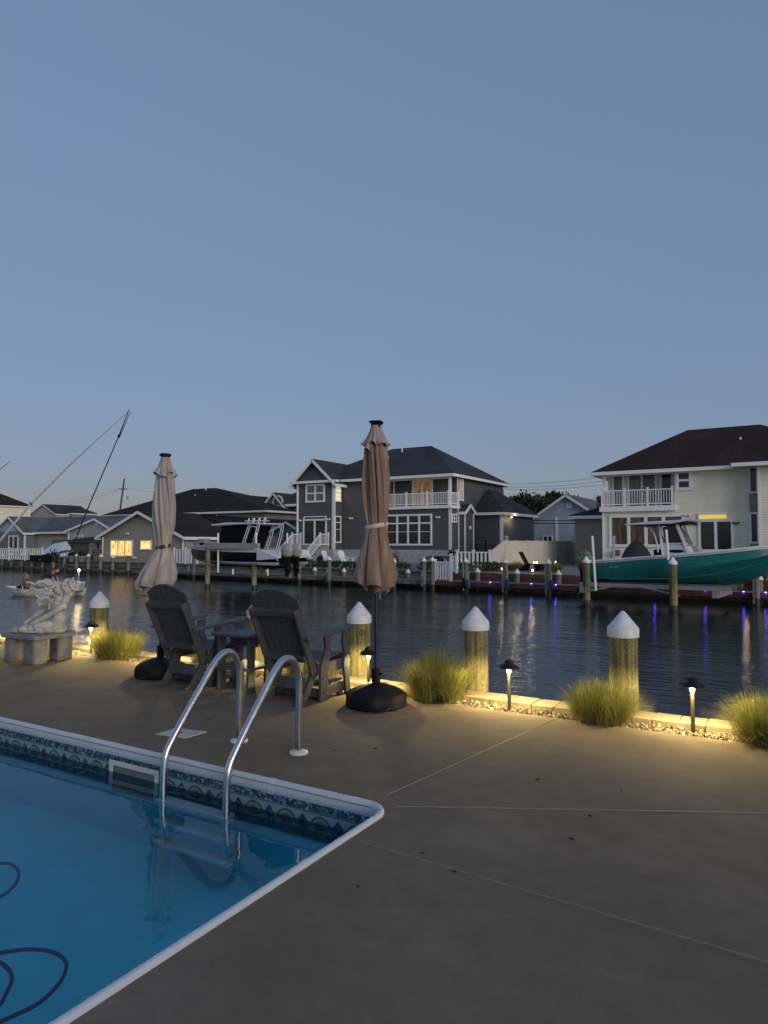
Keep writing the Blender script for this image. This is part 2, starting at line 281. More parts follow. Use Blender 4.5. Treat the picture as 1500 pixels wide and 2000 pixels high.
# ------------------------------------------------------------------ mesh builder
class MB:
    def __init__(s): s.v = []; s.f = []; s.m = []; s.cur = 0; s.T = None
    def add(s, vs, fs):
        o = len(s.v)
        s.v += [tuple(s.T @ Vector(x)) for x in vs] if s.T else [tuple(x) for x in vs]
        for f in fs: s.f.append(tuple(i+o for i in f)); s.m.append(s.cur)
        return s
    def mat(s, i): s.cur = i; return s
    def box(s, x0, x1, y0, y1, z0, z1):
        x0, x1 = min(x0,x1), max(x0,x1); y0, y1 = min(y0,y1), max(y0,y1); z0, z1 = min(z0,z1), max(z0,z1)
        return s.add([(x0,y0,z0),(x1,y0,z0),(x1,y1,z0),(x0,y1,z0),(x0,y0,z1),(x1,y0,z1),(x1,y1,z1),(x0,y1,z1)],
                     [(3,2,1,0),(4,5,6,7),(0,1,5,4),(1,2,6,5),(2,3,7,6),(3,0,4,7)])
    def bar(s, p, q, w, h, up=(0,0,1), w2=None, h2=None):
        p, q, up = Vector(p), Vector(q), Vector(up); d = (q-p).normalized()
        a = d.cross(up)
        if a.length < 1e-5: a = d.cross(Vector((0,1,0)))
        a.normalize(); b = a.cross(d).normalized(); w2 = w if w2 is None else w2; h2 = h if h2 is None else h2
        vs = [c+a*(i*ww/2)+b*(j*hh/2) for c, ww, hh in ((p,w,h),(q,w2,h2)) for i, j in ((-1,-1),(1,-1),(1,1),(-1,1))]
        return s.add(vs, [(3,2,1,0),(4,5,6,7),(0,1,5,4),(1,2,6,5),(2,3,7,6),(3,0,4,7)])
    def tube(s, pts, r, n=8, caps=True):
        pts = [Vector(p) for p in pts]; k = len(pts); rs = r if isinstance(r, (list, tuple)) else [r]*k
        t0 = (pts[1]-pts[0]).normalized(); ref = Vector((0,0,1)) if abs(t0.z) < .9 else Vector((1,0,0))
        a = t0.cross(ref).normalized(); vs = []
        for i, p in enumerate(pts):
            t = ((pts[min(i+1,k-1)]-p).normalized()+(p-pts[max(i-1,0)]).normalized())
            t = t.normalized() if t.length > 1e-6 else t0
            a = (a-t*a.dot(t)).normalized(); b = t.cross(a)
            vs += [p+(a*math.cos(2*math.pi*j/n)+b*math.sin(2*math.pi*j/n))*rs[i] for j in range(n)]
        fs = [(i*n+j, i*n+(j+1)%n, (i+1)*n+(j+1)%n, (i+1)*n+j) for i in range(k-1) for j in range(n)]
        if caps: fs += [tuple(range(n-1,-1,-1)), tuple((k-1)*n+j for j in range(n))]
        return s.add(vs, fs)
    def lathe(s, prof, n=20, c=(0,0,0), fn=None, caps=True):
        vs = []; k = len(prof)
        for i, (r, z) in enumerate(prof):
            for j in range(n):
                a = 2*math.pi*j/n; rr, dz = (r, 0) if fn is None else fn(a, i, r, z)
                vs.append((c[0]+rr*math.cos(a), c[1]+rr*math.sin(a), c[2]+z+dz))
        fs = [(i*n+j, i*n+(j+1)%n, (i+1)*n+(j+1)%n, (i+1)*n+j) for i in range(k-1) for j in range(n)]
        if caps: fs += [tuple(range(n-1,-1,-1)), tuple((k-1)*n+j for j in range(n))]
        return s.add(vs, fs)
    def prism(s, poly, axis, a0, a1):
        n = len(poly)
        def P(p, a): return (a, p[0], p[1]) if axis == 'x' else (p[0], a, p[1]) if axis == 'y' else (p[0], p[1], a)
        return s.add([P(p, a0) for p in poly]+[P(p, a1) for p in poly],
                     [tuple(range(n-1,-1,-1)), tuple(range(n,2*n))]+[(i,(i+1)%n,n+(i+1)%n,n+i) for i in range(n)])
    def ell(s, c, r, nu=12, nv=8, rot=None):
        vs = []; q = rot.to_matrix() if rot else None
        for i in range(1, nv):
            t = math.pi*i/nv
            for j in range(nu):
                a = 2*math.pi*j/nu; w = Vector((r[0]*math.sin(t)*math.cos(a), r[1]*math.sin(t)*math.sin(a), r[2]*math.cos(t)))
                if q: w = q @ w
                vs.append(w+Vector(c))
        for zz in (1, -1):
            w = Vector((0,0,r[2]*zz)); vs.append((q @ w if q else w)+Vector(c))
        m = (nv-1)*nu
        fs = [(i*nu+j, (i+1)*nu+j, (i+1)*nu+(j+1)%nu, i*nu+(j+1)%nu) for i in range(nv-2) for j in range(nu)]
        fs += [(m, j, (j+1)%nu) for j in range(nu)]+[(m+1, (nv-2)*nu+(j+1)%nu, (nv-2)*nu+j) for j in range(nu)]
        return s.add(vs, fs)
    def quad(s, a, b, c, d): return s.add([a,b,c,d], [(0,1,2,3)])
    def poly(s, pts): return s.add(pts, [tuple(range(len(pts)))])
    def mesh(s, name, mats, smooth=False, off=None, fix=True):
        me = bpy.data.meshes.new(name)
        vs = [(x-off[0], y-off[1], z-off[2]) for x, y, z in s.v] if off else s.v
        me.from_pydata(vs, [], s.f)
        mats = mats if isinstance(mats, (list, tuple)) else [mats]
        for m in mats: me.materials.append(MT[m] if isinstance(m, str) else m)
        if len(mats) > 1: me.polygons.foreach_set('material_index', s.m)
        if fix and len(s.f) < 60000:
            b = bmesh.new(); b.from_mesh(me); bmesh.ops.recalc_face_normals(b, faces=b.faces); b.to_mesh(me); b.free()
        if smooth:
            me.polygons.foreach_set('use_smooth', [True]*len(me.polygons)); me.update()
            me.set_sharp_from_angle(angle=R(smooth if smooth is not True else 38))
        me.update(); return me
    def build(s, name, mats, parent=None, smooth=False, bevel=0, world=False, fix=True):
        off = None
        if world and parent is not None:
            off = Vector((0,0,0)); q = parent
            while q: off += q.location; q = q.parent
        o = bpy.data.objects.new(name, s.mesh(name, mats, smooth, off, fix)); COL.objects.link(o)
        if parent is not None: o.parent = parent
        if bevel:
            b = o.modifiers.new('bevel', 'BEVEL'); b.width = bevel; b.segments = 2; b.limit_method = 'ANGLE'; b.angle_limit = R(40)
        return o
def tag(o, label=None, cat=None, group=None, kind=None):
    for k, x in (('label', label), ('category', cat), ('group', group), ('kind', kind)):
        if x: o[k] = x
    return o
def thing(name, label, cat, loc=(0,0,0), rz=0, group=None):
    o = bpy.data.objects.new(name, None); COL.objects.link(o); o.empty_display_size = .1
    o.location = loc; o.rotation_euler = (0,0,rz); return tag(o, label, cat, group)
def copy_tree(o, parent=None):
    c = o.copy(); COL.objects.link(c)
    if parent is not None: c.parent = parent
    for ch in list(o.children):
        copy_tree(ch, c)
    return c
def dup(root, loc, rz=0, label=None, scale=None):
    c = copy_tree(root); c.location = loc; c.rotation_euler = (0,0,rz)
    if label: c['label'] = label
    if scale: c.scale = (scale,)*3 if isinstance(scale, (int, float)) else scale
    return c
def point_light(name, loc, power, color, parent=None, radius=.02):
    d = bpy.data.lights.new(name, 'POINT'); d.energy = power; d.color = color; d.shadow_soft_size = radius
    o = bpy.data.objects.new(name, d); COL.objects.link(o); o.location = loc
    if parent is not None: o.parent = parent
    return o
def sculpt(name, mb, mat, parent, voxel, disp=0, dscale=.1, smooth_it=6):
    """overlapping pieces fused into one continuous surface"""
    me = mb.mesh(name+'_tmp', mat); o = bpy.data.objects.new(name+'_tmp', me); COL.objects.link(o)
    r = o.modifiers.new('r', 'REMESH'); r.mode = 'VOXEL'; r.voxel_size = voxel; r.use_smooth_shade = True
    s = o.modifiers.new('s', 'SMOOTH'); s.iterations = smooth_it; s.factor = .5
    dg = bpy.context.evaluated_depsgraph_get(); m2 = bpy.data.meshes.new_from_object(o.evaluated_get(dg)); m2.name = name
    bpy.data.objects.remove(o)
    if disp:
        nr = [v.normal.copy() for v in m2.vertices]; cs = [v.co.copy() for v in m2.vertices]; fl = []
        for c, q in zip(cs, nr): fl += list(c+q*(mnoise.fractal(c*(1/dscale), 1.0, 2.0, 4)*disp))
        m2.vertices.foreach_set('co', fl); m2.update()
    if not m2.materials: m2.materials.append(MT[mat])
    x = bpy.data.objects.new(name, m2); COL.objects.link(x); x.parent = parent; return x
# ================================================================== NEAR SIDE
def struct(o): o['kind'] = 'structure'; return o
def crom(pts, k=6):
    pts = [Vector(p) for p in pts]; out = []
    for i in range(len(pts)-1):
        p0, p1, p2, p3 = pts[max(i-1,0)], pts[i], pts[i+1], pts[min(i+2,len(pts)-1)]
        for j in range(k):
            t = j/k; out.append(.5*((2*p1)+(p2-p0)*t+(2*p0-5*p1+4*p2-p3)*t*t+(3*p1-p0-3*p2+p3)*t**3))
    return out+[pts[-1]]
PU, PV, PL, PB = -1.99, 3.43, -14.0, -4.0       # pool: outer coping lines
DE = 5.89                                        # deck edge on the canal side
WZ, PWZ = -0.80, -0.168                           # canal level, pool level
def deck():
    b = MB(); u0, u1 = PL+.06, PU-.05; v0, v1 = PB+.06, PV-.05; z = 0
    b.quad((-70,v1,z),(9,v1,z),(9,DE,z),(-70,DE,z)); b.quad((u1,v0,z),(9,v0,z),(9,v1,z),(u1,v1,z))
    b.quad((-70,-14,z),(9,-14,z),(9,v0,z),(-70,v0,z)); b.quad((-70,v0,z),(u0,v0,z),(u0,v1,z),(-70,v1,z))
    b.quad((-70,DE,-.12),(9,DE,-.12),(9,DE,z),(-70,DE,z))
    struct(b.build('deck', 'deck', fix=False))
    for P, Q in (((771,1575),(1500,1588)),((757,1552),(1085,1404)),((690,1640),(1500,1880)),((1500,1588),(1700,1592))):
        p, q = G(*P), G(*Q); d = (q-p).normalized(); a = Vector((-d.y,d.x,0))*.0065; z4 = Vector((0,0,.004)); z0 = Vector((0,0,-.004))
        c = MB(); c.add([p+a+z0,p-a+z0,q-a+z0,q+a+z0,p+a*.6+z4,p-a*.6+z4,q-a*.6+z4,q+a*.6+z4],[(4,5,6,7),(0,1,5,4),(2,3,7,6),(1,2,6,5),(3,0,4,7)])
        struct(c.build('deck_joint', 'joint'))
deck()
def pool():
    root = thing('swimming_pool', 'blue lined swimming pool with white rolled rim and patterned waterline band', 'pool', (PU, PV, 0))
    prof = [(0,-.01),(0,.014),(.006,.021),(.018,.024),(.030,.019),(.040,.004),(.046,-.025),(.045,-.055),(.036,-.066)]
    path = [((PL,PV),(0,-1))]
    rad = .16; cx, cy = PU-rad, PV-rad
    for i in range(0, 13):
        a = R(90-90*i/12); path.append(((cx+rad*math.cos(a), cy+rad*math.sin(a)), (-math.cos(a), -math.sin(a))))
    path.append(((PU,PB),(-1,0)))
    b = MB(); vs = []; k = len(prof)
    for (p, nrm) in path: vs += [(p[0]+nrm[0]*o, p[1]+nrm[1]*o, z) for o, z in prof]
    b.add(vs, [(i*k+j, (i+1)*k+j, (i+1)*k+j+1, i*k+j+1) for i in range(len(path)-1) for j in range(k-1)])
    b.build('coping', 'coping', root, smooth=50, world=True)
    def jp(o, z): return (.022+(o-.022)*1.09, -.012+(z+.012)*1.10)
    pj = [jp(*q) for q in prof]
    for axis, cs in (('u',(-2.86,-5.9,-8.9)),('v',(2.62,-.5))):
        for cc in cs:
            j = MB()
            if axis == 'u': vs = [(cc+d,PV-o,z) for d in (-.022,.022) for o, z in pj]
            else: vs = [(PU-o,cc+d,z) for d in (-.022,.022) for o, z in pj]
            j.add(vs, [(i,i+1,i+k+1,i+k) for i in range(k-1)]+[tuple(range(k)),tuple(range(2*k-1,k-1,-1))])
            j.build('coping_joint', 'coping', root, smooth=50, world=True)
    # liner: walls, sloping floor
    o = .039; a0, a1, b0, b1 = PL+o, PU-o, PB+o, PV-o; zf, zd = -.62, -1.0
    w = MB(); tp = -.05
    w.quad((a0,b1,zf),(a1,b1,zf),(a1,b1,tp),(a0,b1,tp)); w.quad((a1,b1,zf),(a1,b0,zf),(a1,b0,tp),(a1,b1,tp))
    w.quad((a1,b0,zf),(a0,b0,zf),(a0,b0,tp),(a1,b0,tp)); w.quad((a0,b0,zf),(a0,b1,zf),(a0,b1,tp),(a0,b0,tp))
    s = 1.5; q = [(a0,b0),(a1,b0),(a1,b1),(a0,b1)]; qi = [(a0+s,b0+s),(a1-s,b0+s),(a1-s,b1-s),(a0+s,b1-s)]
    for i in range(4):
        e = (i+1)%4; w.quad((*q[i],zf),(*q[e],zf),(*qi[e],zd),(*qi[i],zd))
    w.poly([(*x, zd) for x in qi]); w.build('liner', 'liner', root, world=True)
    # waterline band on the far wall: mosaic strip, then arches and lozenges
    m = MB(); y = b1-.002
    m.mat(0).quad((a0,y,-.27),(a1,y,-.27),(a1,y,-.051),(a0,y,-.051))
    m.mat(1).quad((a0,y-.002,-.106),(a1,y-.002,-.106),(a1,y-.002,-.052),(a0,y-.002,-.052))
    m.mat(2).quad((a0,y-.002,-.114),(a1,y-.002,-.114),(a1,y-.002,-.110),(a0,y-.002,-.110))
    per, u = .258, a1-.06
    while u > -13:
        c = u-per/2; zc = -.205
        for rr, mi, dy in ((.082,3,.002),(.064,0,.004),(.056,3,.005),(.036,2,.006)):
            m.mat(mi).poly([(c+rr*math.cos(R(180*t/14)), y-dy, zc+rr*math.sin(R(180*t/14))) for t in range(15)])
        for rr, mi, dy in ((.066,2,.007),(.044,1,.008),(.030,2,.009)):
            m.mat(mi).poly([(u-rr*.75,y-dy,zc+.015),(u,y-dy,zc+.015+rr),(u+rr*.75,y-dy,zc+.015),(u,y-dy,zc+.015-rr)])
        u -= per
    m.mat(3).quad((a0,y-.002,-.27),(a1,y-.002,-.27),(a1,y-.002,-.222),(a0,y-.002,-.222))
    m.build('waterline_band', ['tile_light','mosaic','tile_dark','tile_olive'], root, world=True, fix=False)
    # skimmer mouth
    p, q = V(218,1480,b1).x, V(313,1500,b1).x
    f = MB(); zt, zb, t = -.085, -.30, .035
    f.box(p,q,y-.022,y-.010,zt-t,zt); f.box(p,p+t,y-.022,y-.010,zb,zt-t); f.box(q-t,q,y-.022,y-.010,zb,zt-t)
    fr = f.build('skimmer_frame', 'offwhite', root, bevel=.003, world=True)
    h = MB(); h.box(p+t,q-t,y-.012,y-.0105,zb,zt-t); g = h.build('skimmer_flap', 'flap', root, world=True)
    w = MB(); w.quad((PL+.03,PB+.03,PWZ),(PU-.03,PB+.03,PWZ),(PU-.03,PV-.03,PWZ),(PL+.03,PV-.03,PWZ))
    struct(w.build('pool_water', 'poolwater', fix=False))
pool()
def ladder():
    ua, ub = -3.667, -3.10
    root = thing('pool_ladder', 'stainless steel pool ladder with two arched handrails and white treads', 'ladder', ((ua+ub)/2, 3.6, 0))
    pv = [(3.975,.0),(3.975,.25),(3.975,.47),(3.96,.575),(3.91,.66),(3.845,.688),(3.775,.675),(3.70,.615),(3.61,.51),(3.45,.325),(3.32,.165),(3.275,.095),(3.258,.02),(3.25,-.1),(3.25,-.42)]
    for u in (ua, ub):
        pts = crom([(u, v, z) for v, z in pv], 5)
        if u == ub: pts += crom([(u,3.25,-.42),(u,3.26,-.455),(u,3.29,-.47),(u,3.355,-.472)],4)[1:]
        MB().tube(pts, .0245, 14).build('handrail', 'steel', root, smooth=True, world=True)
        MB().lathe([(.028,.024),(.034,.022),(.062,.014),(.068,.008),(.068,.0)], 24, (u,3.975,.001)).build('flange', 'offwhite', root, smooth=True, world=True)
    for z in (-.200, -.330, -.465):
        s = MB().box(ua-.03,ub+.03,3.20,3.30,z-.02,z+.006)
        s.box(ua-.045,ua+.04,3.22,3.28,z-.035,z-.02); s.box(ub-.04,ub+.045,3.22,3.28,z-.035,z-.02)
        s.build('tread', 'white', root, bevel=.006, world=True)
ladder()
lidp = [G(303,1435),G(346,1422.5),G(404,1430),G(362,1442.5)]
b = MB(); c0 = sum(lidp, Vector())/4
b.add([p for p in lidp]+[p+Vector((0,0,.006)) for p in lidp], [(4,5,6,7),(0,1,5,4),(1,2,6,5),(2,3,7,6),(3,0,4,7)])
sk = thing('skimmer_lid', 'square pale plastic skimmer lid let into the pool deck', 'lid', c0)
b.build('lid_plate', 'lid', sk, bevel=.003, world=True)
lr = MB(); lr.lathe([(.012,.0),(.012,.0085)], 12, c0).build('finger_hole', 'dark_hole', sk, world=True)
hz = PWZ-.012
for pts, lab in (([(-160,1660),(-90,1672),(-30,1686),(0,1686),(22,1688),(36,1702),(33,1722),(18,1740),(0,1752),(-60,1790),(-130,1830)], 'blue pool hose floating in a small loop at the left edge of the water'),
            ([(-140,1905),(-60,1872),(0,1861),(58,1854),(104,1860),(128,1878),(126,1902),(108,1930),(68,1964),(0,1996),(-70,2030)], 'blue pool hose floating in a wide loop near the pool rim'),
            ([(-100,1850),(-40,1864),(0,1880),(20,1898),(22,1918),(10,1944),(0,1962),(-50,2010)], 'blue pool hose curling inside the wide hose loop')):
    tag(MB().tube(crom([G(x,y,hz) for x, y in pts],6), .008, 10).build('pool_hose', 'hose', smooth=True), lab, 'hose')
# fallen leaf scraps on the deck
def scrap(px, py, s, lab):
    p = G(px,py); n = 8; a0 = random.random()*6
    v = [(p.x+s*(.6+.5*random.random())*math.cos(a0+6.283*i/n), p.y+.5*s*(.6+.5*random.random())*math.sin(a0+6.283*i/n), .004+.006*random.random()) for i in range(n)]
    b = MB(); b.add(v+[(x,y,.0008) for x,y,z in v], [tuple(range(n))]+[(i,(i+1)%n,n+(i+1)%n,n+i) for i in range(n)])
    tag(b.build('leaf_scrap','deadleaf'), lab, 'leaf', 'leaf scraps on the deck')
for x, y, s, lab in ((825,1667,.011,'dark leaf scrap beside the diagonal joint in the foreground, nearer the pool'),(888,1703,.010,'dark leaf scrap on the foreground joint below its neighbour'),
                (1050,1523,.014,'dark leaf scrap alone on the deck above the level joint'),(1152,1594,.013,'dark leaf scrap lying on the level deck joint'),
                (1117,1639,.013,'dark leaf scrap just below the level deck joint'),(1213,1545,.007,'tiny leaf scrap on the right part of the deck'),
                (733,1463,.013,'dark leaf scrap between the ladder and the umbrella base'),(408,1405,.012,'dark leaf scrap behind the left ladder rail'),
                (700,1733,.006,'tiny leaf scrap near the pool rim in the foreground'),(655,1466,.011,'faint leaf scrap right of the ladder flange')):
    scrap(x, y, s, lab)

# ------------------------------------------------------------------ bulkhead, gravel bed, canal
GV0, GV1, CV1 = DE, 6.19, 6.46
def bulkhead():
    b = MB().quad((-70,GV0,-.045),(9,GV0,-.045),(9,GV1,-.045),(-70,GV1,-.045))
    struct(b.build('gravel_bed', 'yard', fix=False))
    ic = bmesh.new(); bmesh.ops.create_icosphere(ic, subdivisions=1, radius=1); iv = [v.co.copy() for v in ic.verts]; jf = [tuple(v.index for v in f.verts) for f in ic.faces]; ic.free()
    g = MB()
    for i in range(7200):
        u = random.uniform(-12.5, 1.6); v = random.uniform(GV0+.004, GV1); s = random.choice((.007,.010,.013,.017,.021))
        q = Euler((random.random()*6,random.random()*6,random.random()*6)).to_matrix(); sc = Vector((s*random.uniform(.8,1.4), s*random.uniform(.7,1.1), s*random.uniform(.5,.8)))
        c = Vector((u, v, -.042+random.random()*.026))
        g.add([c+q @ Vector((p.x*sc.x*random.uniform(.85,1.15), p.y*sc.y, p.z*sc.z)) for p in iv], jf)
    tag(g.build('gravel', 'pebble', fix=False), 'loose river pebbles filling the strip beside the deck', 'gravel', kind='stuff')
    root = thing('bulkhead', 'near canal bulkhead topped with a row of sand coloured pavers', 'bulkhead', (-4, CV1, 0))
    c = MB(); u = -14.0
    while u < 4:
        dz = random.uniform(-.003,.003); c.box(u+.003, u+.205, GV1+random.uniform(0,.006), CV1, -.06+dz, .022+dz); u += .208
    c.build('cap', 'cap_paver', root, bevel=.006, world=True)
    MB().box(-70,9,GV1+.02,CV1-.02,-2.5,-.062).build('sheathing', 'timber', root, world=True)
    cw = MB().quad((-260,CV1-.05,WZ),(160,CV1-.05,WZ),(160,50,WZ),(-260,60,WZ))
    struct(cw.build('canal_water', 'canal', fix=False))
bulkhead()
# piles along the near bulkhead
def near_pile(u, ztop, lab, mark=False, v=6.61, r=.128):
    root = thing('mooring_pile', lab, 'pile', (u, v, WZ), 0, 'capped piles along the near bulkhead')
    H = ztop-WZ; ph = random.random()*9
    def wob(a, i, rr, z): return (rr*(1+.018*math.sin(3*a+ph)+.012*math.sin(7*a+z*3)), 0)
    MB().lathe([(r,-1.2)]+[(r*(1-.02*t/8), (H-.16)*t/8) for t in range(9)], 40, (0,0,0), wob).build('post', 'pile', root, smooth=50)
    R1 = r+.012; hc = .235
    cp = MB().lathe([(R1-.006,H-hc),(R1,H-hc),(R1+.001,H-hc+.07),(R1-.004,H-hc+.085),(.02,H-.008),(.006,H)], 36); cp.build('cap', 'capwhite', root, smooth=30)
    n = MB()
    for i in range(4):
        a = R(200+i*95); n.ell(((R1+.001)*math.cos(a),(R1+.001)*math.sin(a),H-hc+.03),(.005,.005,.005),8,6)
    n.build('nail', 'screw', root)
    if mark:
        fc = bpy.data.curves.new('number','FONT'); fc.body = '01'; fc.size = .085; fc.extrude = .001
        fo = bpy.data.objects.new('tmp', fc); COL.objects.link(fo)
        dg = bpy.context.evaluated_depsgraph_get(); me = bpy.data.meshes.new_from_object(fo.evaluated_get(dg)); bpy.data.objects.remove(fo)
        ac = math.atan2(-v, -u)+.32                      # wrapped round the post, on the side towards the pool
        for vv in me.vertices:
            x, y, z = vv.co; x += y*.12; a = ac+(x-.045)/r; rr = r*.99+.005+z
            vv.co = (rr*math.cos(a), rr*math.sin(a), H-.36+y)
        me.materials.clear(); me.materials.append(MT['mark']); o = bpy.data.objects.new('number', me); COL.objects.link(o); o.parent = root
    return root
for u, zt, lab, mk in ((-1.41,.875,'tall weathered pile under a white cone cap behind the grass clump at right',0),(-2.875,.845,'weathered pile with knots and white cone cap beside the biggest grass clump',0),
                   (-4.30,.83,'weathered pile with burnt number and white cone cap behind the brown umbrella pole',1),(-5.80,.81,'white capped pile half hidden behind the right deck chair',0),
                   (-7.33,.80,'white capped pile hidden behind the left deck chair',0),(-8.86,.785,'white capped pile left of the pale umbrella near a lamp',0),
                   (.05,.88,'white capped pile beyond the right edge of the deck view',0)):
    if u < 0: near_pile(u, zt, lab, mk)
# path lamps
def path_lamp(u, lab, v=6.07, power=1.0):
    root = thing('path_lamp', lab, 'lamp', (u, v, -.04), 0, 'bronze path lamps along the gravel bed')
    MB().tube([(0,0,-.1),(0,0,.36)], .0165, 12).build('stem', 'stem', root, smooth=True)
    MB().lathe([(.017,.345),(.019,.355),(.029,.392),(.030,.400)], 16).build('lens', 'lamp_lens', root, smooth=True)
    def hx(a, i, r, z):
        return (r*(.92/ max(.92, math.cos((a % (math.pi/3))-math.pi/6)*1.06)), 0)
    h = MB().lathe([(.03,.412),(.088,.404),(.102,.392),(.106,.394),(.095,.410),(.066,.430),(.048,.438),(.040,.462),(.012,.474)], 24, (0,0,0), hx); h.build('shade', 'blackmetal', root, smooth=30)
    point_light('lamp_bulb', (-.0,-.036,.399), LAMP_W*power, (1.0,.75,.30), root, .014)
    point_light('lamp_bulb', (.0,.036,.399), LAMP_W*power*1.4, (1.0,.75,.30), root, .012)
LAMP_W = 37.0
for u, lab in ((-.765,'lit path lamp at right between two grass clumps'),(-2.31,'lit path lamp between the biggest grass clump and the middle clump'),
              (-3.83,'lit path lamp behind the pole of the brown umbrella'),(-5.40,'lit path lamp hidden behind the little side table'),
              (-6.85,'lit path lamp hidden behind the left deck chair'),(-8.30,'lit path lamp beside the dark grass clump at left'),
              (-10.80,'lit path lamp beyond the stone statue at the left edge'),(.72,'lit path lamp just beyond the right edge')):
    path_lamp(u, lab, power=.35 if u == -5.40 else 1.0)
# fountain grass
def grass_mesh(seed, h=.47, spread=.38, nb=2300):
    """fountain grass: many small tufts, each with its own direction, so the dome is uneven"""
    rnd = random.Random(seed); b = MB(); tufts = []
    for i in range(44):
        a = rnd.random()*6.283; r0 = .17*math.sqrt(rnd.random()); tufts.append((r0*math.cos(a), r0*math.sin(a), a+rnd.gauss(0,.5), (r0/.17)**.75, rnd.uniform(.84,1.06)))
    for i in range(nb):
        tx, ty, ta, k_out, hs = rnd.choice(tufts); dry = rnd.random() < .12+.12*(1-k_out); b.mat(1 if dry else 0)
        x0 = tx+rnd.gauss(0,.025); y0 = ty+rnd.gauss(0,.025); a = ta+rnd.gauss(0,.6); L = h*hs*rnd.uniform(.72,1.06)*(.75 if dry else 1)*(1-.12*k_out)
        out = spread*min(1.1, max(.05, k_out*rnd.uniform(.35,1.0)))*(1.1 if dry else 1); bend = rnd.gauss(0,.4); w = rnd.uniform(.0016,.0036); dro = rnd.uniform(.45,1.25)
        if rnd.random() < .05: dro *= 1.8; out *= 1.2
        pts = []
        for k in range(7):
            t = k/6; aa = a+bend*t; rr = out*(t**1.4); pts.append(Vector((x0+rr*math.cos(aa), y0+rr*math.sin(aa), L*(t-.5*dro*(out/spread)*t**2.6)-.03)))
        ww = Vector((-math.sin(a+bend),math.cos(a+bend),0)); vs = []
        for k, q in enumerate(pts): e = ww*(w*(1-.88*k/6)); vs += [q-e, q+e]
        b.add(vs, [(2*k,2*k+1,2*k+3,2*k+2) for k in range(6)])
    return b
gm = [grass_mesh(3,.50,.36,4600), grass_mesh(11, .45, .33, 4000), grass_mesh(23, .48, .34, 4200)]
gmesh = [g.mesh('grass_blades', ['grass','straw'], fix=False) for g in gm]
for u, i, sc, rz, lab in ((-3.02,0,1.12,.3,'biggest clump of fountain grass, right of the brown umbrella base'),(-1.47,1,1.0,1.2,'rounded grass clump in front of the rightmost pile'),
                     (-.22,2,1.0,2.1,'grass clump cut by the right edge of the picture'),(-4.52,1,.92,.8,'grass clump seen through the legs of the right chair'),
                     (-6.05,2,.82,4.0,'grass clump seen through the legs of the left chair'),(-7.72,1,1.12,3.0,'dark grass clump beside the lamp at the left')):
    o = bpy.data.objects.new('ornamental_grass', gmesh[i]); COL.objects.link(o); o.location = (u, 6.04, -.03); o.rotation_euler = (0,0,rz); o.scale = (sc,sc,sc*1.13)
    tag(o, lab, 'grass clump', 'fountain grass clumps along the gravel bed')

# ------------------------------------------------------------------ chairs and side table
def slat_back(b, parts=6, w0=.215, w1=.285, L=.755, drop=.105, T=None):
    """fan of slats in the plane x / t; returns prisms in local slope coordinates"""
    for i in range(parts):
        xa0, xb0 = -w0+2*w0*i/parts+.004, -w0+2*w0*(i+1)/parts-.004
        xa1, xb1 = -w1+2*w1*i/parts+.005, -w1+2*w1*(i+1)/parts-.005
        def tl(x): return L-drop*(abs(x)/w1)**2.0
        tm = .62; kk = 5
        def X(x0, x1, t): return x0+(x1-x0)*min(1, t/.5)
        left = [(X(xa0,xa1,t), t) for t in (0,.2,.4,.5)]; right = [(X(xb0,xb1,t), t) for t in (.5,.4,.2,0)]
        topl = [(xa1+(xb1-xa1)*j/kk, tl(xa1+(xb1-xa1)*j/kk)) for j in range(kk+1)]
        b.prism(left+topl+right, 'y', -.011, .011)
